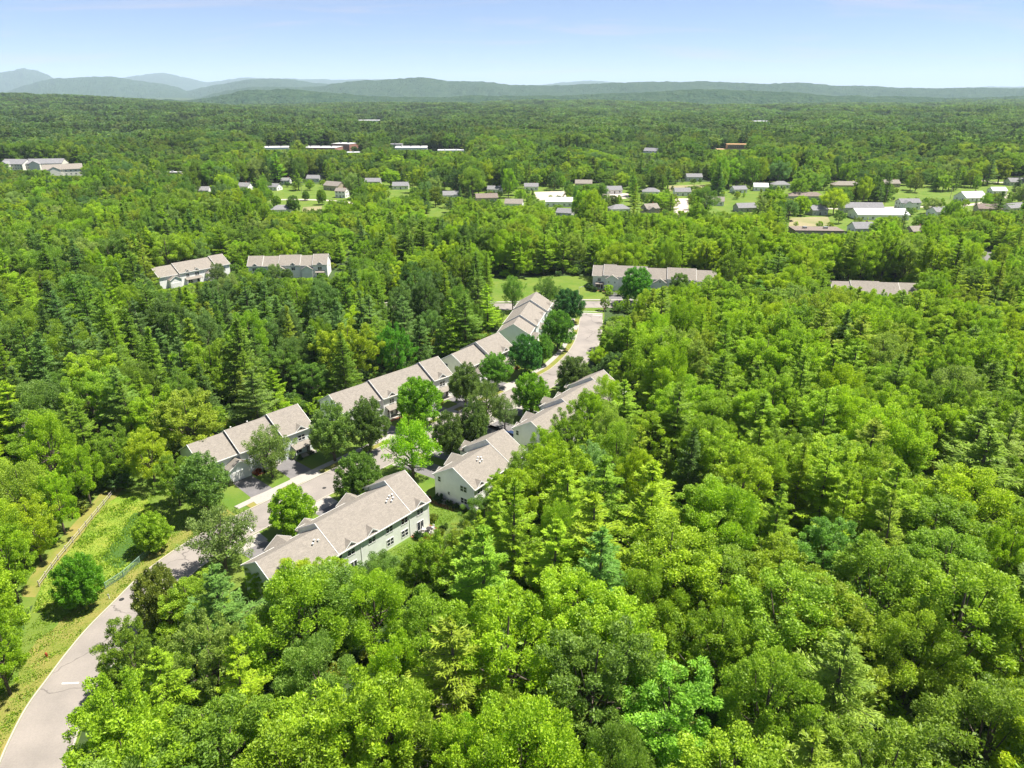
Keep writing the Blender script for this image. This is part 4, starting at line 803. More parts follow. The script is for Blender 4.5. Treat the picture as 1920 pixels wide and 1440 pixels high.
# ------------------------------------------------------------------ trees
def add_tree(name, kind, k, loc, r, h, tint, label, cat='tree', group=None, rz=None, lean=0.0):
    pr = PROTO[kind][k % len(PROTO[kind])]
    root = empty(name, (loc[0], loc[1], float(loc[2]) if len(loc) > 2 else 0.0), rz if rz is not None else random.uniform(0, 6.28)); root.scale = (r/pr['r'], r/pr['r'], h/pr['h']); root.rotation_euler.x = lean
    tag(root, label, cat, group)
    link(bpy.data.objects.new('trunk', pr['trunk']), root)
    c = bpy.data.objects.new('crown', pr['crown']); c['tint'] = [float(v) for v in tint]; link(c, root)
    return root
random.seed(5)
TAKEN = []
def px_tree(name, kind, k, bx, by, w, ty, tint, label, group, cat='tree'):
    """a tree whose foot the photo shows at (bx, by), its top at row ty and its crown w photo pixels wide"""
    p = at(bx, by); lo, hi = 0.5, 40.0
    for _ in range(30):
        m = (lo+hi)/2
        if proj(p.x, p.y, m)[1] > ty: lo = m
        else: hi = m
    h = lo; d = proj(p.x, p.y, h*0.6)[2]; r = w/2*d/FPX
    t = TINT[tint] if isinstance(tint, str) else tint
    TAKEN.append((p.x, p.y, r)); return add_tree(name, kind, k, p, r, h, t, label, cat, group)
GS = 'trees planted along the townhouse street'
ST = [
 ('round', 0, 553, 1003, 86, 912, (0.229, 0.381, 0.028), 'round yellow-green maple in front of the green-walled block, by the crosswalk'),
 ('round', 1, 676, 946, 88, 849, 'deep green', 'round deep green maple at the front corner of the green-walled block'),
 ('airy', 0, 775, 896, 122, 779, (0.210, 0.400, 0.022), 'spreading vivid lime-green locust between the street and the short white block'),
 ('round', 2, 788, 798, 86, 708, (0.165, 0.330, 0.026), 'round vivid green maple in front of the middle block'),
 ('oval', 0, 628, 864, 95, 751, (0.157, 0.253, 0.056), 'big grey-green tree at the near corner of the middle block'),
 ('oval', 1, 694, 850, 76, 739, (0.116, 0.188, 0.043), 'dark olive tree in front of the middle block, next to the grey-green one'),
 ('airy', 1, 512, 895, 98, 797, (0.177, 0.258, 0.064), 'thin see-through locust on the mulch in front of the meadow-side block'),
 ('oval', 2, 392, 968, 92, 842, (0.150, 0.260, 0.058), 'grey-green tree hiding the end of the meadow-side block'),
 ('airy', 2, 424, 1072, 136, 948, (0.177, 0.253, 0.070), 'wide thin olive-grey tree over the road at the sidewalk end'),
 ('oval', 0, 873, 762, 66, 677, (0.109, 0.177, 0.038), 'pointed dark olive tree by the driveway of the middle block'),
 ('oval', 1, 928, 728, 64, 658, (0.126, 0.274, 0.035), 'mid-green pointed tree in front of the two-unit block'),
 ('round', 0, 985, 704, 66, 627, (0.064, 0.188, 0.038), 'very dark round maple beyond the two-unit block'),
 ('oval', 2, 1018, 684, 40, 622, (0.126, 0.264, 0.038), 'slim tree squeezed against the very dark maple'),
 ('round', 1, 1045, 657, 62, 581, (0.116, 0.253, 0.038), 'mid-green round tree inside the sidewalk curve'),
 ('round', 2, 1064, 606, 60, 540, (0.054, 0.153, 0.043), 'dark blue-green round tree at the mouth of the street'),
 ('airy', 0, 1026, 590, 56, 516, (0.116, 0.209, 0.043), 'loose olive tree behind the junction block'),
 ('airy', 1, 962, 584, 48, 512, (0.157, 0.287, 0.050), 'thin tree with bare stem beside the cross street'),
 ('round', 1, 995, 780, 72, 699, (0.155, 0.310, 0.024), 'round bright green maple in front of the long white block'),
 ('oval', 0, 1075, 742, 70, 662, (0.118, 0.180, 0.046), 'dark olive oval tree on the east kerb'),
 ('oval', 1, 1149, 712, 56, 658, (0.088, 0.164, 0.041), 'dark small oval tree at the wood edge behind the long white block'),
 ('airy', 2, 912, 804, 78, 710, (0.147, 0.220, 0.055), 'loose grey-olive tree over the driveway across the street'),
 ('oval', 2, 845, 864, 68, 766, (0.116, 0.180, 0.043), 'pointed dark olive tree behind the short white block'),
 ('oval', 0, 890, 852, 62, 746, (0.105, 0.172, 0.043), 'taller twin of the pointed olive tree, towards the long white block'),
 ('airy', 1, 947, 806, 54, 742, (0.186, 0.266, 0.107), 'small pale sparse tree by the parked car'),
 ('round', 2, 1190, 570, 60, 499, (0.105, 0.274, 0.038), 'full green tree beside the far garage wing'),
 ('oval', 1, 1272, 566, 46, 509, (0.116, 0.198, 0.041), 'small pointed tree before the far block across the junction'),
 ('round', 0, 292, 1033, 68, 963, (0.254, 0.390, 0.035), 'small bright yellow-green tree in the meadow by the road'),
 ('round', 1, 160, 1136, 86, 1043, (0.126, 0.293, 0.023), 'dense bright green tree at the lower end of the meadow'),
 ('round', 2, 311, 1180, 88, 1062, (0.190, 0.235, 0.045), 'round olive-brown tree on the inside of the road bend'),
 ('tufted', 0, 262, 1305, 112, 1165, (0.189, 0.287, 0.035), 'olive-green tree leaning over the road below the round olive-brown one'),
 ('tufted', 0, 34, 1128, 104, 985, 'bright green', 'bright tree at the near end of the rail fence'), ('maple', 1, 78, 1052, 84, 930, 'yellow-green', 'yellow-green tree on the woods side of the rail fence, nearer end'), ('tufted', 1, 122, 1000, 84, 880, (0.260, 0.420, 0.025), 'lime tree on the woods side of the rail fence, mid-length'),
 ('maple', 2, 170, 944, 80, 836, 'bright green', 'bright leafy tree by the far end of the rail fence'), ('tufted', 3, 232, 905, 84, 800, 'mid-green', 'mid-green tree at the head of the meadow'), ('maple', 0, 292, 912, 86, 806, 'yellow-green', 'yellow-green tree at the head of the meadow'), ('tufted', 2, 338, 948, 70, 852, 'mid-green', 'green tree between the meadow and the meadow-side block'),
 ('maple', 3, -8, 1225, 150, 1040, 'lime-green', 'lime tree at the west edge above the dry verge'), ('tufted', 1, 20, 1302, 120, 1150, 'bright green', 'bright tree at the west edge nearest the dry verge'),
 ('tufted', 2, 262, 1500, 180, 1275, 'bright green', 'leafy bright tree hanging over the lowest stretch of the road'),
 ('airy', 0, 412, 545, 46, 490, (0.132, 0.188, 0.064), 'thin greyish tree in front of the stepped far block'),
 ('round', 1, 492, 528, 28, 502, (0.105, 0.220, 0.044), 'small dark tree before the far block seen square on'),
 ('oval', 1, 540, 530, 22, 502, (0.105, 0.177, 0.044), 'little pointed tree under the dormer of the far square-on block'),
 ('airy', 2, 518, 532, 36, 492, (0.157, 0.242, 0.064), 'grey-green tree masking the middle of the far square-on block'),
 ('round', 0, 606, 538, 26, 512, (0.152, 0.266, 0.038), 'rounded light green bush-like tree at the end of the far square-on block'),
]
for i, (kd, k, bx, by, w, ty, tn, lb) in enumerate(ST): px_tree('street_tree', kd, k, bx, by, w, ty, tn, lb, GS)
VT = [
 ('round', 0, 678, 360, 27, 333, 'deep green', 'round tree taller than the others, on the village lawn'), ('round', 1, 574, 376, 15, 358, 'deep green', 'small ball-shaped tree beside the utility pole'),
 ('round', 2, 604, 384, 20, 354, 'mid-green', 'egg-shaped tree at the edge of the tan yard'), ('round', 0, 552, 399, 26, 366, 'deep green', 'dark round tree next to the ranch house'),
 ('round', 1, 505, 375, 18, 354, 'mid-green', 'ball-shaped tree at the west end of the village lawn'), ('round', 2, 519, 388, 20, 366, 'mid-green', 'squat round tree in front of the ball-shaped one'),
 ('round', 0, 703, 374, 18, 344, 'deep green', 'narrow dark tree right of the tall round one'), ('round', 1, 716, 396, 22, 358, 'mid-green', 'soft green tree along the lane'),
 ('oak', 0, 782, 402, 46, 366, 'dark green', 'broad dark tree east of the small lawn'), ('hemlock', 0, 799, 400, 28, 340, 'deep green', 'tall dark conifer beside the broad dark tree'),
 ('maple', 1, 733, 350, 40, 316, 'bright green', 'pair of rounded light crowns merged into one tree behind the lawn'), ('hemlock', 1, 863, 382, 14, 348, 'blue-green', 'slim blue-green spruce west of the bungalows'),
 ('hemlock', 2, 881, 382, 14, 352, 'blue-green', 'slim blue-green spruce nearest the brown-roofed bungalow'),
 ('oak', 1, 1105, 406, 54, 369, (0.105, 0.048, 0.035), 'dark purple copper beech beside the long low house'), ('oak', 2, 1110, 398, 66, 340, 'deep green', 'large green tree rising behind the copper beech'),
 ('round', 1, 1148, 386, 24, 366, (0.092, 0.132, 0.044), 'small brownish tree between the copper beech and the yard'),
 ('maple', 3, 1240, 398, 44, 360, 'bright green', 'light green tree west of the pale yard'), ('oak', 0, 1318, 402, 54, 350, 'deep green', 'wide tree on the east side of the pale yard'),
 ('hemlock', 0, 1905, 362, 26, 331, 'dark green', 'lone dark conical fir in the field at the east end'), ('pine', 0, 1868, 412, 54, 358, 'deep green', 'ragged dark pine in front of the white pavilion'),
 ('oak', 1, 1562, 402, 48, 352, 'yellow-green', 'yellow-green tree between the ranch house and the grey barn'), ('round', 0, 1640, 378, 32, 342, 'deep green', 'round dark tree before the tall conifers'),
 ('hemlock', 3, 1660, 378, 28, 322, 'deep green', 'tall dark conifer by the west end of the green field'), ('round', 2, 1500, 404, 34, 366, 'lime-green', 'lime-green round tree north of the tan field'),
 ('oak', 2, 1495, 372, 34, 330, 'mid-green', 'tree behind the long brown-roofed ranch house'), ('maple', 0, 1745, 402, 36, 370, 'silvery green', 'pale tree east of the white farmhouse'),
]
FT = [
 ('tufted', 0, 500, 1122, 78, 1060, 'bright green', 'low bright tree against the near end of the green-walled block'), ('maple', 1, 562, 1132, 88, 1050, 'yellow-green', 'pointed yellow-green tree reaching the eave of the green-walled block'),
 ('tufted', 2, 622, 1122, 74, 1042, 'lime-green', 'lime tree covering the lower windows of the green-walled block'), ('oak', 0, 712, 1128, 100, 1046, 'deep green', 'deep green spreading tree in front of the green wall'),
 ('maple', 3, 785, 1112, 86, 1030, 'mid-green', 'mid-green tree below the patio'), ('oak', 1, 856, 1062, 70, 992, 'silvery green', 'pale tree at the edge of the back lawn'),
 ('maple', 0, 908, 1012, 78, 930, 'deep green', 'deep green tree against the rear wall of the short white block'), ('tufted', 1, 948, 975, 78, 884, 'bright green', 'bright tree overlapping the roof of the short white block'),
 ('oak', 2, 985, 930, 80, 842, 'mid-green', 'mid-green tree between the short and the long white block'), ('maple', 2, 1024, 902, 76, 800, 'bright green', 'bright tree against the near corner of the long white block'),
 ('tufted', 3, 1062, 872, 76, 766, 'mid-green', 'mid-green tree hiding the rear windows of the long white block'), ('maple', 4, 1098, 845, 74, 735, 'bright green', 'bright tree leaning over the roof of the long white block'), ('oak', 0, 1136, 815, 76, 706, 'lime-green', 'lime tree at the far end of the long white block')]
for i, (kd, k, bx, by, w, ty, tn, lb) in enumerate(FT): px_tree('broadleaf_tree', kd, k, bx, by, w, ty, tn, lb, 'trees at the wood edge behind the townhouses')
for i, (kd, k, bx, by, w, ty, tn, lb) in enumerate(VT): px_tree('garden_tree', kd, k, bx, by, w, ty, tn, lb, 'garden trees of the village')
# the trees of the near woods that stand out
NT = [
 ('pine_tree', 'pine', 0, 905, 985, 190, 23, (0.211, 0.364, 0.035), 'great light green pine below the patio, taller than all around it', 'the great pine below the patio'),
 ('pine_tree', 'pine', 1, 1130, 988, 165, 21, (0.144, 0.293, 0.053), 'cool green pine in the middle of the near woods', 'the cool green pine'),
 ('pine_tree', 'pine', 2, 1225, 904, 160, 20, (0.286, 0.409, 0.028), 'yellow-green pine with layered arms in the middle of the near woods', 'the layered yellow pine'),
 ('pine_tree', 'pine', 2, 1592, 1185, 250, 22, (0.211, 0.310, 0.043), 'giant feathery olive-green pine, widest of the near woods', 'the giant feathery pine'),
 ('pine_tree', 'pine', 3, 396, 1058, 155, 17, (0.144, 0.266, 0.056), 'wide grey-green pine between the road bend and the green-walled block', 'the wide grey-green pine'),
 ('pine_tree', 'pine', 4, 1862, 802, 215, 22, (0.169, 0.266, 0.028), 'very wide dark-hearted pine at the east side of the woods', 'the very wide pine'),
 ('broadleaf_tree', 'maple', 0, 1387, 1105, 105, 16, (0.317, 0.453, 0.025), 'golden yellow tree standing out of the near woods', 'the golden tree'),
 ('broadleaf_tree', 'round', 1, 1694, 1064, 104, 13, (0.193, 0.275, 0.020), 'smooth round olive-yellow tree in a dark gap of the woods', 'the smooth olive-yellow tree'),
 ('broadleaf_tree', 'oak', 0, 1738, 1142, 170, 17, (0.248, 0.355, 0.038), 'broad golden-green tree above the giant feathery pine', 'the broad golden-green tree'),
 ('broadleaf_tree', 'tufted', 1, 1108, 826, 105, 17, (0.203, 0.338, 0.107), 'silvery tree beyond the layered yellow pine', 'the silvery tree'),
 ('pine_tree', 'pine', 0, 1424, 524, 112, 20, (0.126, 0.253, 0.035), 'dark layered pine in front of the far junction block', 'the dark layered pine'),
 ('pine_tree', 'pine', 1, 212, 686, 96, 20, (0.177, 0.293, 0.056), 'pale pine with a long bare trunk in the western woods', 'the bare-trunked pine'),
 ('broadleaf_tree', 'tufted', 2, 1268, 1258, 215, 17, (0.220, 0.418, 0.050), 'huge pale leafy tree at the lower edge of the woods', 'the huge pale tree'),
 ('broadleaf_tree', 'tufted', 3, 1475, 1030, 190, 15, (0.224, 0.320, 0.023), 'flat-topped yellow-olive tree with upright twigs', 'the flat-topped tree'),
 ('broadleaf_tree', 'tufted', 0, 1570, 980, 150, 16, (0.157, 0.308, 0.056), 'spiky mid-green tree beside the flat-topped one', 'the spiky tree'),
 ('broadleaf_tree', 'maple', 2, 740, 1195, 120, 16, (0.278, 0.435, 0.028), 'bright lime tree with a lit top, above the dark gap', 'the lit lime tree'),
 ('broadleaf_tree', 'oak', 1, 590, 1200, 150, 15, (0.186, 0.301, 0.056), 'rounded pale green tree below the green-walled block', 'the rounded pale tree'),
 ('broadleaf_tree', 'tufted', 2, 895, 1340, 115, 14, (0.254, 0.461, 0.028), 'pointed vivid lime tree beside the leafless branches', 'the pointed lime tree'),
 ('broadleaf_tree', 'maple', 1, 960, 1292, 110, 15, (0.220, 0.320, 0.032), 'rounded olive-lime tree behind the pointed lime tree', 'the olive-lime tree'),
 ('broadleaf_tree', 'tufted', 3, 165, 655, 110, 18, (0.304, 0.435, 0.038), 'tall yellow-green tree next to the bare-trunked pine', 'the tall yellow-green tree'),
 ('broadleaf_tree', 'oak', 2, 20, 865, 120, 17, (0.230, 0.329, 0.038), 'yellowish tree with pale trunks at the west edge', 'the yellowish edge tree'),
 ('broadleaf_tree', 'tufted', 1, 740, 605, 70, 18, (0.110, 0.293, 0.028), 'bright tree standing before the dark woods behind the middle block', 'the bright tree before the dark woods'),
 ('broadleaf_tree', 'round', 0, 1556, 440, 62, 15, (0.248, 0.355, 0.126), 'cream-tinged tree in the row behind the farthest block', 'the cream-tinged tree'),
]
LAND = []
for nm, kd, k, tx, ty, w, h, tn, lb, short in NT:
    p = at(tx, ty, h); d = proj(p.x, p.y, h*0.6)[2]; r = w/2*d/FPX
    TAKEN.append((p.x, p.y, r)); add_tree(nm, kd, k, (p.x, p.y), r, h, tn, lb, 'tree', 'trees of the near woods'); LAND.append((short, p.x, p.y))
for key, short in (('H1', 'the green-walled block'), ('H2', 'the short white block'), ('H3', 'the long white block'), ('L1', 'the meadow-side block'), ('L2', 'the middle block'), ('L3', 'the two-unit block'), ('L4', 'the junction block'), ('F1', 'the stepped far block'), ('F2', 'the square-on far block'), ('F3', 'the far garage wing'), ('F4', 'the farthest block')):
    q = HOUSES[key].w(14, 0); LAND.append((short, q.x, q.y))
for short, px, py in (('the crosswalk', 485, 962), ('the road bend', 300, 1060), ('the lower road end', 60, 1380), ('the grassy hollow', 225, 1010), ('the dead conifer', 60, 850), ('the leafless branches', 785, 1430), ('the parked car', 952, 805), ('the stop sign', 1133, 588), ('the rail fence', 150, 1010), ('the patio', 800, 990)):
    q = at(px, py); LAND.append((short, q.x, q.y))

def vis_fix(X, Y, R_, Hh, keepmask):
    """lower or drop trees that would stand in front of what the photo shows open"""
    bx, by, bd = proj(X, Y, 0*X); bx, ty, td = proj(X, Y, Hh); hw = R_*FPX/td
    Hn = Hh.copy()
    CURVES = [
     ([340, 352, 420, 457, 520, 560, 600, 640, 690, 720, 790, 860, 885, 900, 935, 985, 1020, 1060, 1100, 1140], [1035, 1045, 1068, 1070, 1078, 1068, 1052, 1064, 1068, 1050, 1012, 985, 958, 930, 898, 842, 803, 768, 733, 703]),
     ([1030, 1075, 1107, 1117, 1127, 1150, 1196], [735, 730, 690, 640, 606, 592, 590]),
     ([-200, -20, 0, 60, 95, 130, 150, 190, 240, 262, 300, 350], [2200, 1800, 1700, 1520, 1440, 1345, 1285, 1235, 1165, 1115, 1065, 1035]),
     ([10, 40, 85, 138, 180, 205], [1125, 1085, 1032, 975, 930, 915]),
     ([286, 300, 330, 360, 400, 432], [532, 542, 538, 530, 524, 512]), ([464, 500, 545, 622], [506, 522, 520, 522]), ([622, 645], [520, 505]),
     ([935, 985, 1112], [580, 566, 566]), ([1113, 1165], [552, 556]), ([1166, 1200, 1260, 1340], [560, 546, 534, 524]), ([1562, 1650, 1720], [532, 541, 546])]
    for ci_, (xs, ys) in enumerate(CURVES):
        for q in (-0.9, -0.6, -0.3, 0, 0.3, 0.6, 0.9):
            cx = bx+q*hw; ok = (cx >= xs[0]) & (cx <= xs[-1]); Lx = np.interp(cx, xs, ys)
            infront = ok & (by > (np.interp(bx, xs, ys) if ci_ == 2 else Lx)+1)
            if ci_ == 2 and abs(q) > 0.65: continue
            span = by-ty; over = Lx-(0.12 if ci_ == 2 else 0.55)*span*q*q-ty
            f = np.where(infront & (over > 0), np.clip((span-over)/np.maximum(span, 1e-3), 0, 1), 1)
            Hn = np.minimum(Hn, Hh*f)
    for x0, x1, yb, st in KEEP:
        ov = (bx+hw*0.7 > x0) & (bx-hw*0.7 < x1) & (by > yb+0.5) & (ty < yb)
        span = by-ty; f = np.where(ov, np.clip((by-yb)/np.maximum(span, 1e-3), 0, 1), 1)
        if st < 1: f = f*st+(1-st)*np.maximum(f, 0.6)
        Hn = np.minimum(Hn, Hh*f)
    return Hn
def field_noise(X, Y, sc_, seed):
    r = np.random.default_rng(seed); ph = r.uniform(0, 6.28, 8); a = r.uniform(0, 6.28, 8); k = r.uniform(0.6, 1.7, 8)/sc_
    return sum(np.sin((X*np.cos(t)+Y*np.sin(t))*kk*6.28+p) for t, kk, p in zip(a, k, ph))/3.2
def candidates(y0, y1, s, g):
    hy = s*0.87; rows = np.arange(y0, y1, hy); out = []
    for i, y in enumerate(rows):
        w = 0.80*y+45; xs = np.arange(-w, w, s)+(s/2 if i % 2 else 0); out.append(np.stack([xs, np.full(len(xs), y)], 1))
    P = np.concatenate(out); return P+g.uniform(-0.36, 0.36, P.shape)*s
g = np.random.default_rng(77)
bands = [(22, 330, 9.2), (330, 720, 9.6), (720, 1300, 13.5), (1300, 2400, 19), (2400, 4700, 26)]
PTS = np.concatenate([np.concatenate([candidates(a, b_, s, g), ], 0) for a, b_, s in bands]); SP = np.concatenate([np.full(len(candidates(a, b_, s, np.random.default_rng(0))), s) for a, b_, s in bands])
X, Y = PTS[:, 0], PTS[:, 1]
bad = in_poly(X, Y, LAWN) | in_poly(X, Y, MEADOW) | in_poly(X, Y, F3lawn)
bad |= in_poly(X, Y, [tuple(p) for p in offset_line(RL, -6.5)]+[tuple(p) for p in offset_line(RR, 3.0)[::-1]])
bad |= in_poly(X, Y, [tuple(p) for p in offset_line(JN, -5)]+[tuple(p) for p in offset_line(JS, 3)[::-1]])
yf_ = dict(H1=12.5, H2=12.5, H3=12.5, L1=12.5, L2=12.5, L3=12.5, L4=12.5, F1=20, F2=18, F3=30, F4=18)
FOOT = dict(H1=34.3, H2=18.6, H3=36, L1=26.4, L2=35, L3=21.5, L4=36.3, F1=32, F2=36, F3=52, F4=33)
for kx, ln in FOOT.items():
    f = HOUSES[kx]; bad |= in_poly(X, Y, [f.w(-3.5, -9.5), f.w(ln+3.5, -9.5), f.w(ln+3.5, yf_[kx]), f.w(-3.5, yf_[kx])])
for x, y, rx, ry in CLEAR: bad |= ((X-x)/rx)**2+((Y-y)/ry)**2 < 1
for pl in OPEN: bad |= in_poly(X, Y, pl)
bad |= in_poly(X, Y, VILLAGE) & (g.random(len(X)) < 0.46)
for x, y, r in TAKEN: bad |= (X-x)**2+(Y-y)**2 < (0.78*r+1.6)**2
X, Y, SP = X[~bad], Y[~bad], SP[~bad]; n = len(X); D = np.hypot(X, Y)
con = field_noise(X, Y, 160, 1)*0.5+field_noise(X, Y, 60, 2)*0.35; age = field_noise(X, Y, 240, 3)
west = (X < -0.02*Y-4) & (Y > 150) & (Y < 420)
wall_ = (X > -150) & (X < 12) & (Y > 175) & (Y < 262+0.25*X+30)
pinewood = (X < 0.05*Y) & (Y > 1150)
pc = np.clip(0.29+0.22*con+0.16*west+0.35*pinewood, 0.03, 0.9)
isc = g.random(n) < pc
isc |= wall_ & (g.random(n) < 0.4); hem = isc & (g.random(n) < np.where(west, 0.55, 0.07))
Hh = 17.3+1.8*age+g.normal(size=n)*1.8+isc*1.8+np.where(D > 330, 2.0+(4.2+2.5*np.clip((D-700)/400, 0, 1))*np.tanh(3*age)+np.clip((D-700)/600, 0, 1)*3, 0); Hh = np.clip(Hh+2.5*wall_, 8.5, 29)
sub = g.random(n) < 0.13; Hh = np.where(sub & (D < 400), Hh*0.62, Hh)
Rr = np.where(isc, np.where(hem, 4.9, 5.8), 6.2)*(Hh/17.5)**0.6*g.uniform(0.70, 1.36, n)*np.clip(SP/9.2, 0.95, 3.0)
Hf = vis_fix(X, Y, Rr, Hh, None)
keep = Hf > np.where(D < 420, 4.2, 3.2); Rr = Rr*np.clip(Hf/Hh, 0.2, 1)**0.85; Hh = Hf
sel = lambda a: a[keep]
X, Y, Hh, Rr, isc, hem, west, con, age, D, pinewood, wall_ = map(sel, (X, Y, Hh, Rr, isc, hem, west, con, age, D, pinewood, wall_)); n = len(X)
# colour of each tree
PAL = np.array([TINT[t] for t in TN])
wb = np.array([.20, .11, .25, .22, .08, .05, .07, .01, .01]); wp = np.array([.08, .06, .26, .29, .12, .12, .04, .02, .01]); wh = np.array([.01, .01, .05, .16, .28, .04, .01, .20, .24]); ww = np.array([.07, .05, .16, .22, .24, .05, .04, .09, .08]); wf = np.array([.05, .06, .14, .26, .22, .12, .04, .06, .05]); wpw = np.array([.01, .02, .08, .22, .22, .25, .02, .06, .12])
TI = np.empty(n, int)
for i in range(n):
    w_ = wh if hem[i] else (wpw if pinewood[i] else (wf if D[i] > 420 else (np.array([.02, .02, .06, .18, .32, .03, .03, .18, .16]) if wall_[i] else ww if west[i] else (wp if isc[i] else wb))))
    TI[i] = g.choice(9, p=w_/w_.sum())
far_ = np.clip((D-450)/900, 0, 1)[:, None]*0.8; stand = np.array([0.066, 0.122, 0.038])*(1+0.30*np.tanh(1.5*field_noise(X, Y, 130, 9))[:, None])
TT = PAL[TI]*(1-far_)+stand*far_
TT = TT*g.uniform(0.86, 1.16, (n, 1))*(1+g.normal(size=(n, 3))*np.array([0.05, 0.03, 0.09]))
mixc = np.where(hem | wall_, 0.10, np.where(west, 0.3, 0.42))[:, None]*(D < 500)[:, None]; TT = TT*(1-mixc)+np.array([0.252, 0.380, 0.030])*g.uniform(0.82, 1.12, (n, 1))*mixc
TT[:, 0] = np.minimum(TT[:, 0], 0.76*TT[:, 1]); TT = np.clip(TT, 0.012, 0.46)
KIND = np.where(hem, 'hemlock', np.where(isc, 'pine', np.where(g.random(n) < 0.42, 'tufted', np.where(g.random(n) < 0.6, 'maple', 'oak'))))
# the largest in the picture become trees of their own, the rest one wood
bx, by, _ = proj(X, Y, 0*X); tx, ty, td = proj(X, Y, Hh); hw = Rr*FPX/td
inframe = (tx+hw*0.6 > 0) & (tx-hw*0.6 < 1920) & (ty < 1425) & (Y > 30)
size = np.where(inframe, hw*(by-ty), 0)
solo = np.zeros(n, bool)
for m, cap in ((~isc, 255), (isc & ~hem, 230), (hem, 120)):
    idx = np.where(m & inframe & (D < 330))[0]; idx = idx[np.argsort(-size[idx])][:cap]; solo[idx] = True
# labels from look and neighbourhood
LX = np.array([[a[1], a[2]] for a in LAND])
words = {}
for i in np.where(solo)[0]:
    d = np.hypot(LX[:, 0]-X[i], LX[:, 1]-Y[i]); j = int(np.argmin(d)); vx, vy = X[i]-LX[j, 0], Y[i]-LX[j, 1]
    rel = ('beyond' if vy > 0 else 'in front of') if abs(vy) > abs(vx) else ('east of' if vx > 0 else 'west of')
    sz = 'small' if Hh[i] < 10 else ('tall' if Hh[i] > 17.2 else ('wide' if Rr[i] > 4.7 else ('slim' if Rr[i] < 3.5 else 'mid-sized')))
    kd = {'pine': 'pine', 'hemlock': 'hemlock', 'maple': 'leafy tree', 'tufted': 'twiggy upright tree', 'oak': 'billowy tree'}[str(KIND[i])]
    words.setdefault((sz, TN[TI[i]], kd, rel, LAND[j][0]), []).append((d[j], i))
LABEL = {}
ORD = ['the nearest', 'second nearest', 'third nearest', 'fourth nearest', 'fifth nearest', 'sixth nearest', 'seventh nearest', 'eighth nearest']
for (sz, tn, kd, rel, ld), lst in words.items():
    for q, (d, i) in enumerate(sorted(lst)):
        LABEL[i] = f'{sz} {tn} {kd} {rel} {ld}'+(f', {ORD[min(q, 7)]}' if len(lst) > 1 else '')
        if len(LABEL[i].split()) > 16: LABEL[i] = LABEL[i].replace(sz+' ', '', 1)
NM = {'pine': 'pine_tree', 'hemlock': 'hemlock_tree'}
for i in np.where(solo)[0]:
    kd = str(KIND[i]); add_tree(NM.get(kd, 'broadleaf_tree'), kd, int(g.integers(0, 9)), (X[i], Y[i]), Rr[i], Hh[i], TT[i], LABEL[i], {'pine': 'pine', 'hemlock': 'hemlock'}.get(kd, 'tree'), 'trees of the near woods', float(g.uniform(0, 6.28)), float(g.normal()*0.035))
rest = ~solo
XR, YR, HR, RR_, DR, TR = X[rest], Y[rest], Hh[rest], Rr[rest], D[rest], TT[rest]; KR = KIND[rest].astype('U12'); nr = len(XR)
# one wood: points that carry size, turn, kind and tint; geometry nodes set a tree on each
bank = bpy.data.collections.new('tree_bank'); order = []
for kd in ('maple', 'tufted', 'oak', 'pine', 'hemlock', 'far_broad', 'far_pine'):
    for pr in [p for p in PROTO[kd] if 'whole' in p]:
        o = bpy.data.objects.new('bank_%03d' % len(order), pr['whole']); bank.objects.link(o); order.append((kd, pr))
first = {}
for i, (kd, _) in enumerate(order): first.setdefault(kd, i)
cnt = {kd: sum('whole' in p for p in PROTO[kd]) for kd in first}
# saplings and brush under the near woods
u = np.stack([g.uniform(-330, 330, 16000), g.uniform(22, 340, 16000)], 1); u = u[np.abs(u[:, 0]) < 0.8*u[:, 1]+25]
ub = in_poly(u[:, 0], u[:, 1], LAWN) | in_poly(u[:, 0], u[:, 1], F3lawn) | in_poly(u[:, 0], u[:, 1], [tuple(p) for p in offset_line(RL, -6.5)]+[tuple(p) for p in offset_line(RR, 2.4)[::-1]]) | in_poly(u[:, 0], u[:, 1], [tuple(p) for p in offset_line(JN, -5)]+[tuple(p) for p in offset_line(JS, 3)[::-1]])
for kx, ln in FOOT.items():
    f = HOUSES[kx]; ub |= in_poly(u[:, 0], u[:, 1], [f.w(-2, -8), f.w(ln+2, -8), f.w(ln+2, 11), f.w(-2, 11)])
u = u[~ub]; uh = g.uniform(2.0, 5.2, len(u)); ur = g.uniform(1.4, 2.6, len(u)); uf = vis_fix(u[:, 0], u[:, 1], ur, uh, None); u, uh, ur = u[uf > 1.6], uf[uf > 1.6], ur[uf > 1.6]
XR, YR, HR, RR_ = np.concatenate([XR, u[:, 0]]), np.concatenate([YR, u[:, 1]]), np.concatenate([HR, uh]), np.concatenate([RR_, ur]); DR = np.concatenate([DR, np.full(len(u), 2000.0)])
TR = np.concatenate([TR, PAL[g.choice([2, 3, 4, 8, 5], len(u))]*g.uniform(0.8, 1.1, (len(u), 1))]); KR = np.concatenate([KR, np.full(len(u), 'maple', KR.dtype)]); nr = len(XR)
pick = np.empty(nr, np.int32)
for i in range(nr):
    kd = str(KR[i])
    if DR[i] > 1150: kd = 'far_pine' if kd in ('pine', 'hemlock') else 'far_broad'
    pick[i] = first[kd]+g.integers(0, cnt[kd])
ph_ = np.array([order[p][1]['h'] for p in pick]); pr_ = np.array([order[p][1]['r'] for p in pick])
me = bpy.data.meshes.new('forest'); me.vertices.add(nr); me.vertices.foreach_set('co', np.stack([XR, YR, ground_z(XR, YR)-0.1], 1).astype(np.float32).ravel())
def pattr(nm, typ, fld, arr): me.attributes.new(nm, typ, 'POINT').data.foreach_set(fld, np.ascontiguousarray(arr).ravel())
pattr('tint', 'FLOAT_VECTOR', 'vector', TR.astype(np.float32))
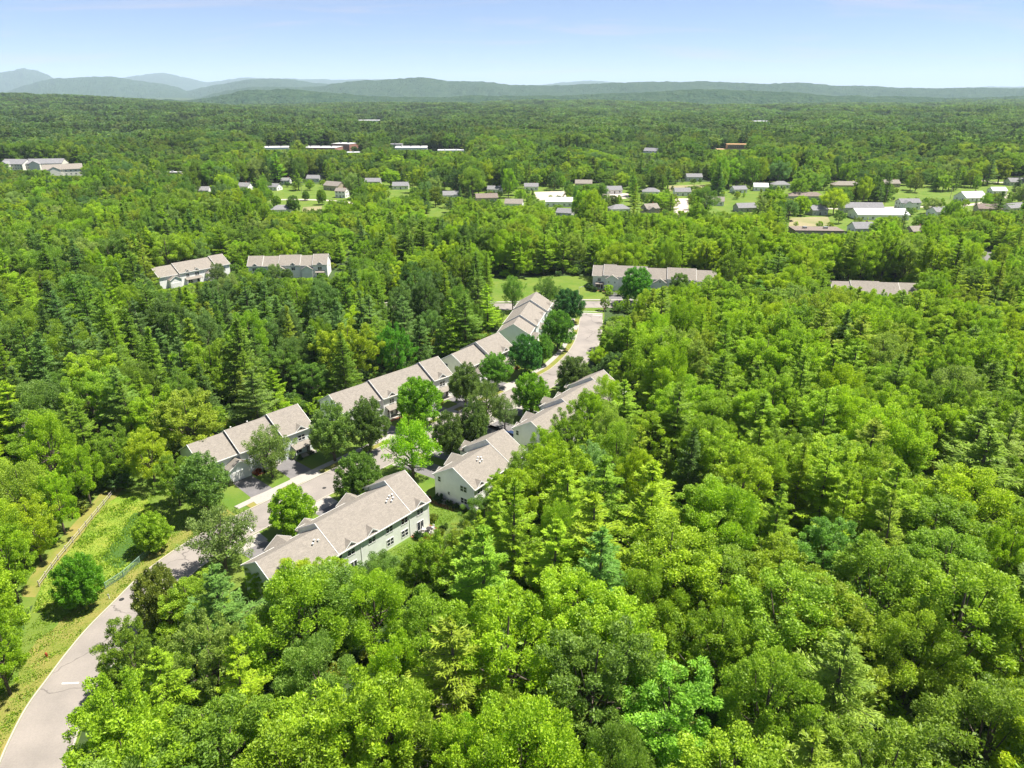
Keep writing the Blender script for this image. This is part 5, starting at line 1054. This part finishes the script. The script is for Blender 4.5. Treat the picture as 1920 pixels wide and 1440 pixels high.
pattr('size', 'FLOAT_VECTOR', 'vector', np.stack([RR_/pr_, RR_/pr_, HR/ph_], 1).astype(np.float32))
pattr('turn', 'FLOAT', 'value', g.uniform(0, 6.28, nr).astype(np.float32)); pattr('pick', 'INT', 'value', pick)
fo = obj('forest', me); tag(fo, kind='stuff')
ng = bpy.data.node_groups.new('plant_wood', 'GeometryNodeTree'); ng.interface.new_socket('Geometry', in_out='INPUT', socket_type='NodeSocketGeometry'); ng.interface.new_socket('Geometry', in_out='OUTPUT', socket_type='NodeSocketGeometry')
gn = ng.nodes; gl = ng.links; gi = gn.new('NodeGroupInput'); go = gn.new('NodeGroupOutput')
ci = gn.new('GeometryNodeCollectionInfo'); ci.inputs['Collection'].default_value = bank; ci.inputs['Separate Children'].default_value = True; ci.inputs['Reset Children'].default_value = True
ip = gn.new('GeometryNodeInstanceOnPoints'); ip.inputs['Pick Instance'].default_value = True
def named(nm, typ):
    a = gn.new('GeometryNodeInputNamedAttribute'); a.data_type = typ; a.inputs['Name'].default_value = nm; return a.outputs['Attribute']
tu = gn.new('ShaderNodeCombineXYZ'); gl.new(named('turn', 'FLOAT'), tu.inputs['Z'])
gl.new(gi.outputs[0], ip.inputs['Points']); gl.new(ci.outputs[0], ip.inputs['Instance']); gl.new(named('pick', 'INT'), ip.inputs['Instance Index']); gl.new(named('size', 'FLOAT_VECTOR'), ip.inputs['Scale']); gl.new(tu.outputs[0], ip.inputs['Rotation'])
gl.new(ip.outputs[0], go.inputs[0])
md = fo.modifiers.new('plant_wood', 'NODES'); md.node_group = ng
print('forest points', nr, 'solo', int(solo.sum()))

# ------------------------------------------------------------------ small things
def fence(name, label, pts, post_h, gap, rails, mat, wire=False):
    P = P2(*pts); root = empty(name, tuple(P[0])); tag(root, label, 'fence'); o = P[0]; prev = None
    for a, b_ in zip(P[:-1], P[1:]):
        m = max(1, int((b_-a).length/gap))
        for k in range(m+1):
            q = a.lerp(b_, k/m)-o
            if prev is not None and (q-prev).length < 0.3: continue
            bm = new_bm(); box(bm, q.x-0.07, q.x+0.07, q.y-0.07, q.y+0.07, -0.2, post_h); obj('post', bm, mat, root)
            if prev is not None:
                for z in rails:
                    bm = new_bm(); tube(bm, (prev.x, prev.y, z), (q.x, q.y, z), 0.05, 0.05, 6); obj('rail', bm, mat, root)
                if wire:
                    bm = new_bm(); d = (q-prev).normalized(); n_ = Vector((-d.y, d.x, 0))*0.012
                    for s in range(9):
                        z = 0.12+s*(post_h-0.2)/8; tube(bm, (prev.x, prev.y, z), (q.x, q.y, z), 0.012, 0.012, 4)
                    for s in range(12):
                        t = prev.lerp(q, (s+0.5)/12); tube(bm, (t.x, t.y, 0.1), (t.x, t.y, post_h-0.06), 0.012, 0.012, 4)
                    obj('wire_mesh', bm, M_WIRE, root)
            prev = q
fence('rail_fence', 'weathered post and rail fence along the far side of the meadow', ((74, 1100), (110, 1050), (150, 1002), (216, 922)), 1.25, 2.5, (0.45, 1.0), M_FENCE)
fence('wire_fence', 'green wire fence between the meadow and the road verge', ((198, 1104), (232, 1082), (262, 1055), (288, 1030), (303, 1004)), 1.3, 2.4, (1.25,), M_WIRE, True)
# fire hydrant
p = at(88, 1232); r = empty('fire_hydrant', tuple(p)); tag(r, 'red fire hydrant in the dry grass beside the road', 'fire hydrant')
b = new_bm(); tube(b, (0, 0, 0), (0, 0, 0.12), 0.2, 0.2, 10); tube(b, (0, 0, 0.121), (0, 0, 0.75), 0.14, 0.13, 10); tube(b, (0, 0, 0.751), (0, 0, 0.92), 0.16, 0.05, 10); obj('barrel', b, M_RED, r)
for s in (-1, 1): b = new_bm(); tube(b, (s*0.12, 0, 0.55), (s*0.26, 0, 0.55), 0.07, 0.07, 8); obj('nozzle', b, M_RED, r)
# marker post
p = at(205, 1123); r = empty('marker_post', tuple(p)); tag(r, 'short white marker post on the road verge', 'marker post')
b = new_bm(); box(b, -0.06, 0.06, -0.06, 0.06, 0, 1.0); obj('post', b, M_TRIM, r); b = new_bm(); box(b, -0.16, 0.16, -0.09, -0.062, 0.65, 1.05); obj('plate', b, M_TRIM, r)
for px, py, lb in ((228, 1124, 'round iron manhole cover in the road by the marker post'), (608, 915, 'round iron manhole cover in the street near the crosswalk')):
    p = at(px, py); b = new_bm(); bmesh.ops.create_cone(b, cap_ends=True, segments=20, radius1=0.42, radius2=0.42, depth=0.012); o = obj('manhole_cover', b, M_BLACK, loc=(p.x, p.y, road_z+0.008)); tag(o, lb, 'manhole cover', 'manhole covers in the road')
# street lamp and stop sign
p = at(1085, 566); r = empty('street_lamp', tuple(p)); tag(r, 'thin pale street lamp on the lawn by the junction', 'street lamp')
b = new_bm(); tube(b, (0, 0, 0), (0, 0, 6.2), 0.11, 0.07, 8); obj('pole', b, M_TRIM, r); b = new_bm(); tube(b, (0, 0, 6.15), (1.3, 0, 6.4), 0.06, 0.05, 6); obj('arm', b, M_TRIM, r); b = new_bm(); box(b, 1.2, 1.9, -0.17, 0.17, 6.33, 6.5); obj('lamp_head', b, M_STEEL, r)
p = at(1133, 590); r = empty('stop_sign', tuple(p)); tag(r, 'stop sign on a post at the mouth of the street', 'street sign')
b = new_bm(); tube(b, (0, 0, 0), (0, 0, 2.7), 0.05, 0.05, 6); obj('post', b, M_STEEL, r)
b = new_bm(); extr(b, [(0.4*math.cos(math.pi/8+k*math.pi/4), 2.4+0.4*math.sin(math.pi/8+k*math.pi/4)) for k in range(8)], 'y', 0.055, 0.075); obj('sign_plate', b, M_RED, r)
# utility poles of the village
for px, py, h, lb in ((566, 362, 10, 'utility pole on the village lawn beside the ball-shaped tree'), (470, 362, 10, 'utility pole beside the white gabled house'), (369, 364, 10, 'utility pole among the yellow-green trees west of the village'), (1658, 384, 11, 'leaning utility pole before the dark conifers by the field'), (1781, 374, 9, 'pale utility pole at the back of the green field'), (1912, 394, 11, 'utility pole at the east end of the lane'), (1297, 392, 9, 'utility pole at the edge of the pale yard')):
    p = at(px, py); r = empty('utility_pole', tuple(p), 0.3); r.rotation_euler.y = 0.07 if 'leaning' in lb else 0; tag(r, lb, 'utility pole', 'utility poles of the village')
    b = new_bm(); tube(b, (0, 0, -0.5), (0, 0, h), 0.17, 0.11, 8); obj('pole', b, M_POLE, r)
    b = new_bm(); box(b, -1.2, 1.2, -0.06, 0.06, h-0.9, h-0.75); c = obj('crossarm', b, M_POLE, r)
    for s in (-1.05, -0.5, 0.5, 1.05): b = new_bm(); tube(b, (s, 0, h-0.75), (s, 0, h-0.55), 0.06, 0.04, 6); obj('insulator', b, M_STEEL, c)
# the car at the corner of the long white block
def car(label, p, deg, paint):
    r = empty('parked_car', (p[0], p[1], 0.02), math.radians(deg)); tag(r, label, 'car')
    b = new_bm(); prof = [(-2.25, 0.35), (2.25, 0.35), (2.3, 0.65), (2.15, 0.85), (1.15, 0.98), (-2.0, 1.0), (-2.28, 0.8)]; extr(b, prof, 'y', -0.88, 0.88); bmesh.ops.bevel(b, geom=b.edges[:], offset=0.07, segments=2, affect='EDGES'); body = obj('body', b, paint, r)
    b = new_bm(); T = [(-1.85, 0.98), (1.1, 0.96), (0.35, 1.48), (-1.25, 1.5)]; A = [b.verts.new((x, -0.80 if z < 1.2 else -0.62, z)) for x, z in T]; B = [b.verts.new((x, 0.80 if z < 1.2 else 0.62, z)) for x, z in T]
    b.faces.new(A); b.faces.new(B[::-1])
    for i in range(4): b.faces.new((A[i], A[(i+1) % 4], B[(i+1) % 4], B[i]))
    obj('window_glass', b, M_GLASS, r)
    b = new_bm(); extr(b, [(-1.27, 1.503), (0.36, 1.483), (0.30, 1.54), (-1.2, 1.56)], 'y', -0.63, 0.63); obj('roof', b, paint, r)
    for x in (-1.4, 1.4):
        for s in (-1, 1):
            b = new_bm(); tube(b, (x, s*0.70, 0.33), (x, s*0.90, 0.33), 0.33, 0.33, 16); w_ = obj('wheel', b, M_BLACK, r); b = new_bm(); tube(b, (x, s*0.902, 0.33), (x, s*0.915, 0.33), 0.2, 0.2, 12); obj('rim', b, M_STEEL, w_)
    for s in (-0.62, 0.62):
        b = new_bm(); box(b, 2.255, 2.31, s-0.2, s+0.2, 0.66, 0.78); obj('headlight', b, M_TRIM, r); b = new_bm(); box(b, -2.30, -2.25, s-0.2, s+0.2, 0.75, 0.88); obj('taillight', b, M_RED, r)
f = HOUSES['H3']; q = f.w(1.6, 10.2); car('white parked car on the driveway at the corner of the long white block', q, 53.3+90, M_CAR_WHITE)
q = f.w(4.4, 9.6); car('dark blue car parked beside the white one by the long white block', q, 53.3+90, M_CAR_BLUE)
# garden things
def bush(h, x, y, r_, tint, label):
    q = HOUSES[h].w(x, y); pr = PROTO['bush'][0]; root = empty('shrub', tuple(q), random.uniform(0, 6)); root.scale = (r_/pr['r'], r_/pr['r'], r_*1.25/pr['h']*1.2); tag(root, label, 'shrub', 'garden shrubs around the townhouses')
    link(bpy.data.objects.new('stem', pr['trunk']), root); c = bpy.data.objects.new('foliage', pr['crown']); c['tint'] = [float(v) for v in tint]; link(c, root)
RED, GRN, YEL = (0.26, 0.07, 0.03), (0.05, 0.10, 0.025), (0.17, 0.22, 0.03)
for h, x, y, r_, t, lb in (('H1', 29.6, -7.0, 1.2, (0.03, 0.08, 0.02), 'dark green shrub against the green wall beside the patio'), ('H1', 30.2, -9.0, 1.1, RED, 'rust-red shrub at the near corner of the patio'), ('H1', 31.6, -9.6, 0.9, RED, 'smaller rust-red shrub along the patio edge'), ('H1', 33.0, -9.6, 1.1, YEL, 'yellow-green shrub along the patio edge'), ('H1', 35.6, -5.0, 1.3, YEL, 'yellow-green shrub past the house corner by the patio'), ('H1', 35.2, -8.6, 1.0, (0.10, 0.17, 0.03), 'light green shrub at the outer corner of the patio'),
        ('H2', -1.4, 3.2, 1.5, (0.03, 0.075, 0.022), 'large dark shrub at the front corner of the short white block'), ('H2', -1.1, 0.6, 1.0, GRN, 'first low shrub along the end wall of the short white block'), ('H2', -1.1, -1.2, 0.9, GRN, 'middle low shrub along the end wall of the short white block'), ('H2', -1.1, -3.2, 1.0, (0.045, 0.09, 0.022), 'shrub at the rear corner of the short white block'), ('H2', -2.0, 5.6, 0.8, RED, 'rust-red shrub by the steps of the short white block'),
        ('H3', -1.2, -2.2, 1.6, GRN, 'green shrub at the rear corner of the long white block'), ('L1', 15.0, 7.4, 0.8, RED, 'rust-red shrub between the garage and the locust'), ('L1', 14.0, 8.6, 0.7, GRN, 'small green shrub under the thin locust'), ('L1', 16.0, 8.4, 0.6, RED, 'low reddish shrub by the garage corner'), ('L1', 5.6, 9.0, 1.0, GRN, 'green shrub by the porch of the meadow-side block'), ('L1', 2.2, 8.6, 0.9, (0.07, 0.10, 0.05), 'grey-green shrub before the porch of the meadow-side block'),
        ('L1', 22.5, 8.0, 1.2, (0.09, 0.12, 0.05), 'pale shrub outside the white garage'), ('L2', 6.2, 9.2, 0.9, RED, 'reddish shrub by the porch of the middle block'), ('L2', 17, 8.4, 0.9, GRN, 'green shrub under the second dormer of the middle block'), ('L3', 2.0, 9.6, 1.0, (0.20, 0.12, 0.03), 'amber shrub in front of the two-unit block'), ('F3', 50.5, 10.4, 1.8, GRN, 'dark green shrub beside the porch of the far garage wing'), ('F3', 52.6, 8.4, 2.1, GRN, 'large dark shrub at the corner of the far garage wing'), ('F3', 48.0, 10.6, 1.0, (0.10, 0.15, 0.06), 'pale shrub on the mulch of the far garage wing')):
    bush(h, x, y, r_, t, lb)
f = HOUSES['H1']
q = f.w(32.6, -6.9); r = empty('patio_table', (q.x, q.y, 0.017)); tag(r, 'round dark patio table behind the green-walled block', 'table')
b = new_bm(); tube(b, (0, 0, 0.70), (0, 0, 0.74), 0.6, 0.6, 18); obj('table_top', b, M_DARK, r)
for k in range(4): a = k*math.pi/2+0.4; b = new_bm(); tube(b, (0.4*math.cos(a), 0.4*math.sin(a), 0), (0.35*math.cos(a), 0.35*math.sin(a), 0.698), 0.03, 0.03, 6); obj('leg', b, M_DARK, r)
for k, lb in enumerate(('white patio chair on the wall side of the round table', 'white patio chair on the shrub side of the round table', 'white patio chair nearest the house corner')):
    a = 0.9+k*2.1; r = empty('patio_chair', (q.x+1.05*math.cos(a), q.y+1.05*math.sin(a), 0.017), a+math.pi/2); tag(r, lb, 'chair', 'white chairs on the patio')
    b = new_bm(); box(b, -0.25, 0.25, -0.25, 0.25, 0.42, 0.46); obj('seat', b, M_TRIM, r); b = new_bm(); box(b, -0.25, 0.25, -0.28, -0.24, 0.463, 0.95); obj('backrest', b, M_TRIM, r)
    for sx in (-0.22, 0.22):
        for sy in (-0.22, 0.22): b = new_bm(); box(b, sx-0.02, sx+0.02, sy-0.02, sy+0.02, 0, 0.418); obj('leg', b, M_TRIM, r)
for h, x, y, lb in (('H2', -1.0, 2.0, 'grey heat pump against the end wall of the short white block'), ('H1', 17.0, -6.4, 'grey heat pump behind the green-walled block')):
    q = HOUSES[h].w(x, y); r = empty('heat_pump', tuple(q), HOUSES[h].a); tag(r, lb, 'heat pump'); b = new_bm(); box(b, -0.4, 0.4, -0.4, 0.4, 0.05, 0.85); obj('casing', b, M_STEEL, r); b = new_bm(); tube(b, (0, 0, 0.853), (0, 0, 0.9), 0.33, 0.33, 14); obj('fan_cover', b, M_BLACK, r); b = new_bm(); box(b, -0.5, 0.5, -0.5, 0.5, 0, 0.048); obj('base_pad', b, M_CONCRETE, r)
# dead trees
def dead(name, label, x, y, h, spread, seed, lean=0.0, z0=0.25, nb=46):
    rr = np.random.default_rng(seed); r = empty(name, (x, y, 0)); r.rotation_euler.y = lean; tag(r, label, 'dead tree'); b = new_bm(); tube(b, (0, 0, -0.3), (0, 0, h*0.6), 0.2, 0.12, 7); tube(b, (0, 0, h*0.599), (0, 0, h), 0.12, 0.02, 6); obj('trunk', b, M_DEAD, r)
    b = new_bm()
    for k in range(nb):
        z = h*(z0+(0.97-z0)*rr.random()); a = rr.uniform(0, 6.28); l_ = spread*(1.15-z/h)*rr.uniform(0.6, 1.2)+0.5; e = Vector((math.cos(a)*l_, math.sin(a)*l_, z+l_*rr.uniform(-0.15, 0.45))); s = Vector((0, 0, z)); tube(b, s, e, 0.045, 0.012, 4)
        for q in range(3):
            m = s.lerp(e, rr.uniform(0.35, 0.9)); tube(b, m, m+Vector((rr.normal(), rr.normal(), rr.normal()*0.5+0.3))*l_*0.28, 0.022, 0.006, 4)
    tag(obj('branches', b, M_DEAD, r), kind='stuff')
p = at(40, 785, 17); dead('dead_tree', 'dead grey conifer with bare twigs at the west edge of the woods', p.x, p.y, 17, 3.6, 3, 0.06, nb=70)
p = at(782, 1385, 11); dead('dead_tree', 'leafless whitish tree at the lower edge of the woods', p.x, p.y, 11, 3.2, 4, -0.08, 0.5, 30)
p = at(812, 1300, 13); dead('dead_tree', 'bare forked grey tree in the dark gap of the near woods', p.x, p.y, 12, 3.0, 9, 0.1, 0.55, 16)
# tall growth in the meadow
mm = np.array(MEADOW); lo_, hi_ = mm.min(0), mm.max(0); ro = Rose(); gg = np.random.default_rng(8); Q = gg.uniform(lo_, hi_, (26000, 2)); Q = Q[in_poly(Q[:, 0], Q[:, 1], MEADOW)][:9000]; m_ = len(Q)
hh = 0.35+0.35*np.clip(field_noise(Q[:, 0], Q[:, 1], 6, 5), -1, 1)+gg.random(m_)*0.2; hh = np.clip(hh*0.7, 0.1, 0.7)
ro.add(np.stack([Q[:, 0], Q[:, 1], hh*0.5], 1), gg.normal(size=(m_, 3))*0.5+[0, 0, 1], unit(gg.normal(size=(m_, 3))+[0, 0, 0.3]), hh, np.full(m_, 0.16)+hh*0.12, gg.uniform(0, 1, m_))
V, F, va = ro.arrays(); o = obj('meadow_plants', np_mesh('meadow_plants', V, F, va, [M_LEAF])); o['tint'] = [0.20, 0.315, 0.03]; tag(o, kind='stuff')

lo_, hi_ = np.array([-78, 55.0]), np.array([-5, 135.0]); Q = gg.uniform(lo_, hi_, (150000, 2)); Q = Q[in_poly(Q[:, 0], Q[:, 1], LAWN) & ~in_poly(Q[:, 0], Q[:, 1], MEADOW)]
hard = in_poly(Q[:, 0], Q[:, 1], [tuple(p) for p in offset_line(RL, -3.8)]+[tuple(p) for p in offset_line(RR, 0.4)[::-1]]) & ~in_poly(Q[:, 0], Q[:, 1], [tuple(p) for p in offset_line(RL, -3.8)[:ia*1]]+[tuple(p) for p in offset_line(RL, -0.5)[:ia][::-1]])
for h_, ln in FOOT.items():
    if h_ in ('H1', 'H2', 'L1'): f = HOUSES[h_]; hard |= in_poly(Q[:, 0], Q[:, 1], [f.w(-0.5, -6), f.w(ln+0.5, -6), f.w(ln+0.5, 24), f.w(-0.5, 24)])
Q = Q[~hard][:30000]; m_ = len(Q); hh = np.clip(0.10+0.10*np.clip(field_noise(Q[:, 0], Q[:, 1], 5, 15), -1, 1)+gg.random(m_)*0.08, 0.05, 0.3); ro = Rose()
ro.add(np.stack([Q[:, 0], Q[:, 1], hh*0.5], 1), gg.normal(size=(m_, 3))*0.6+[0, 0, 1], unit(gg.normal(size=(m_, 3))+[0, 0, 0.3]), hh*1.3, 0.10+hh*0.5, gg.uniform(0, 1, m_))
V, F, va = ro.arrays(); o = obj('grass_tufts', np_mesh('grass_tufts', V, F, va, [M_LEAF])); o['tint'] = [0.19, 0.29, 0.03]; tag(o, kind='stuff')

# ------------------------------------------------------------------ air
hz = bpy.data.materials.new('haze_air'); hz.use_nodes = True; hn = hz.node_tree.nodes; hn.remove(hn['Principled BSDF'])
pv = hn.new('ShaderNodeVolumePrincipled'); pv.inputs['Density'].default_value = HAZE_DENS; pv.inputs['Color'].default_value = (0.66, 0.80, 1.0, 1); pv.inputs['Anisotropy'].default_value = 0.0
hz.node_tree.links.new(pv.outputs[0], hn['Material Output'].inputs['Volume'])
b = new_bm(); box(b, -31000, 31000, -31000, 31000, -120, 760); tag(obj('haze', b, hz), kind='stuff')
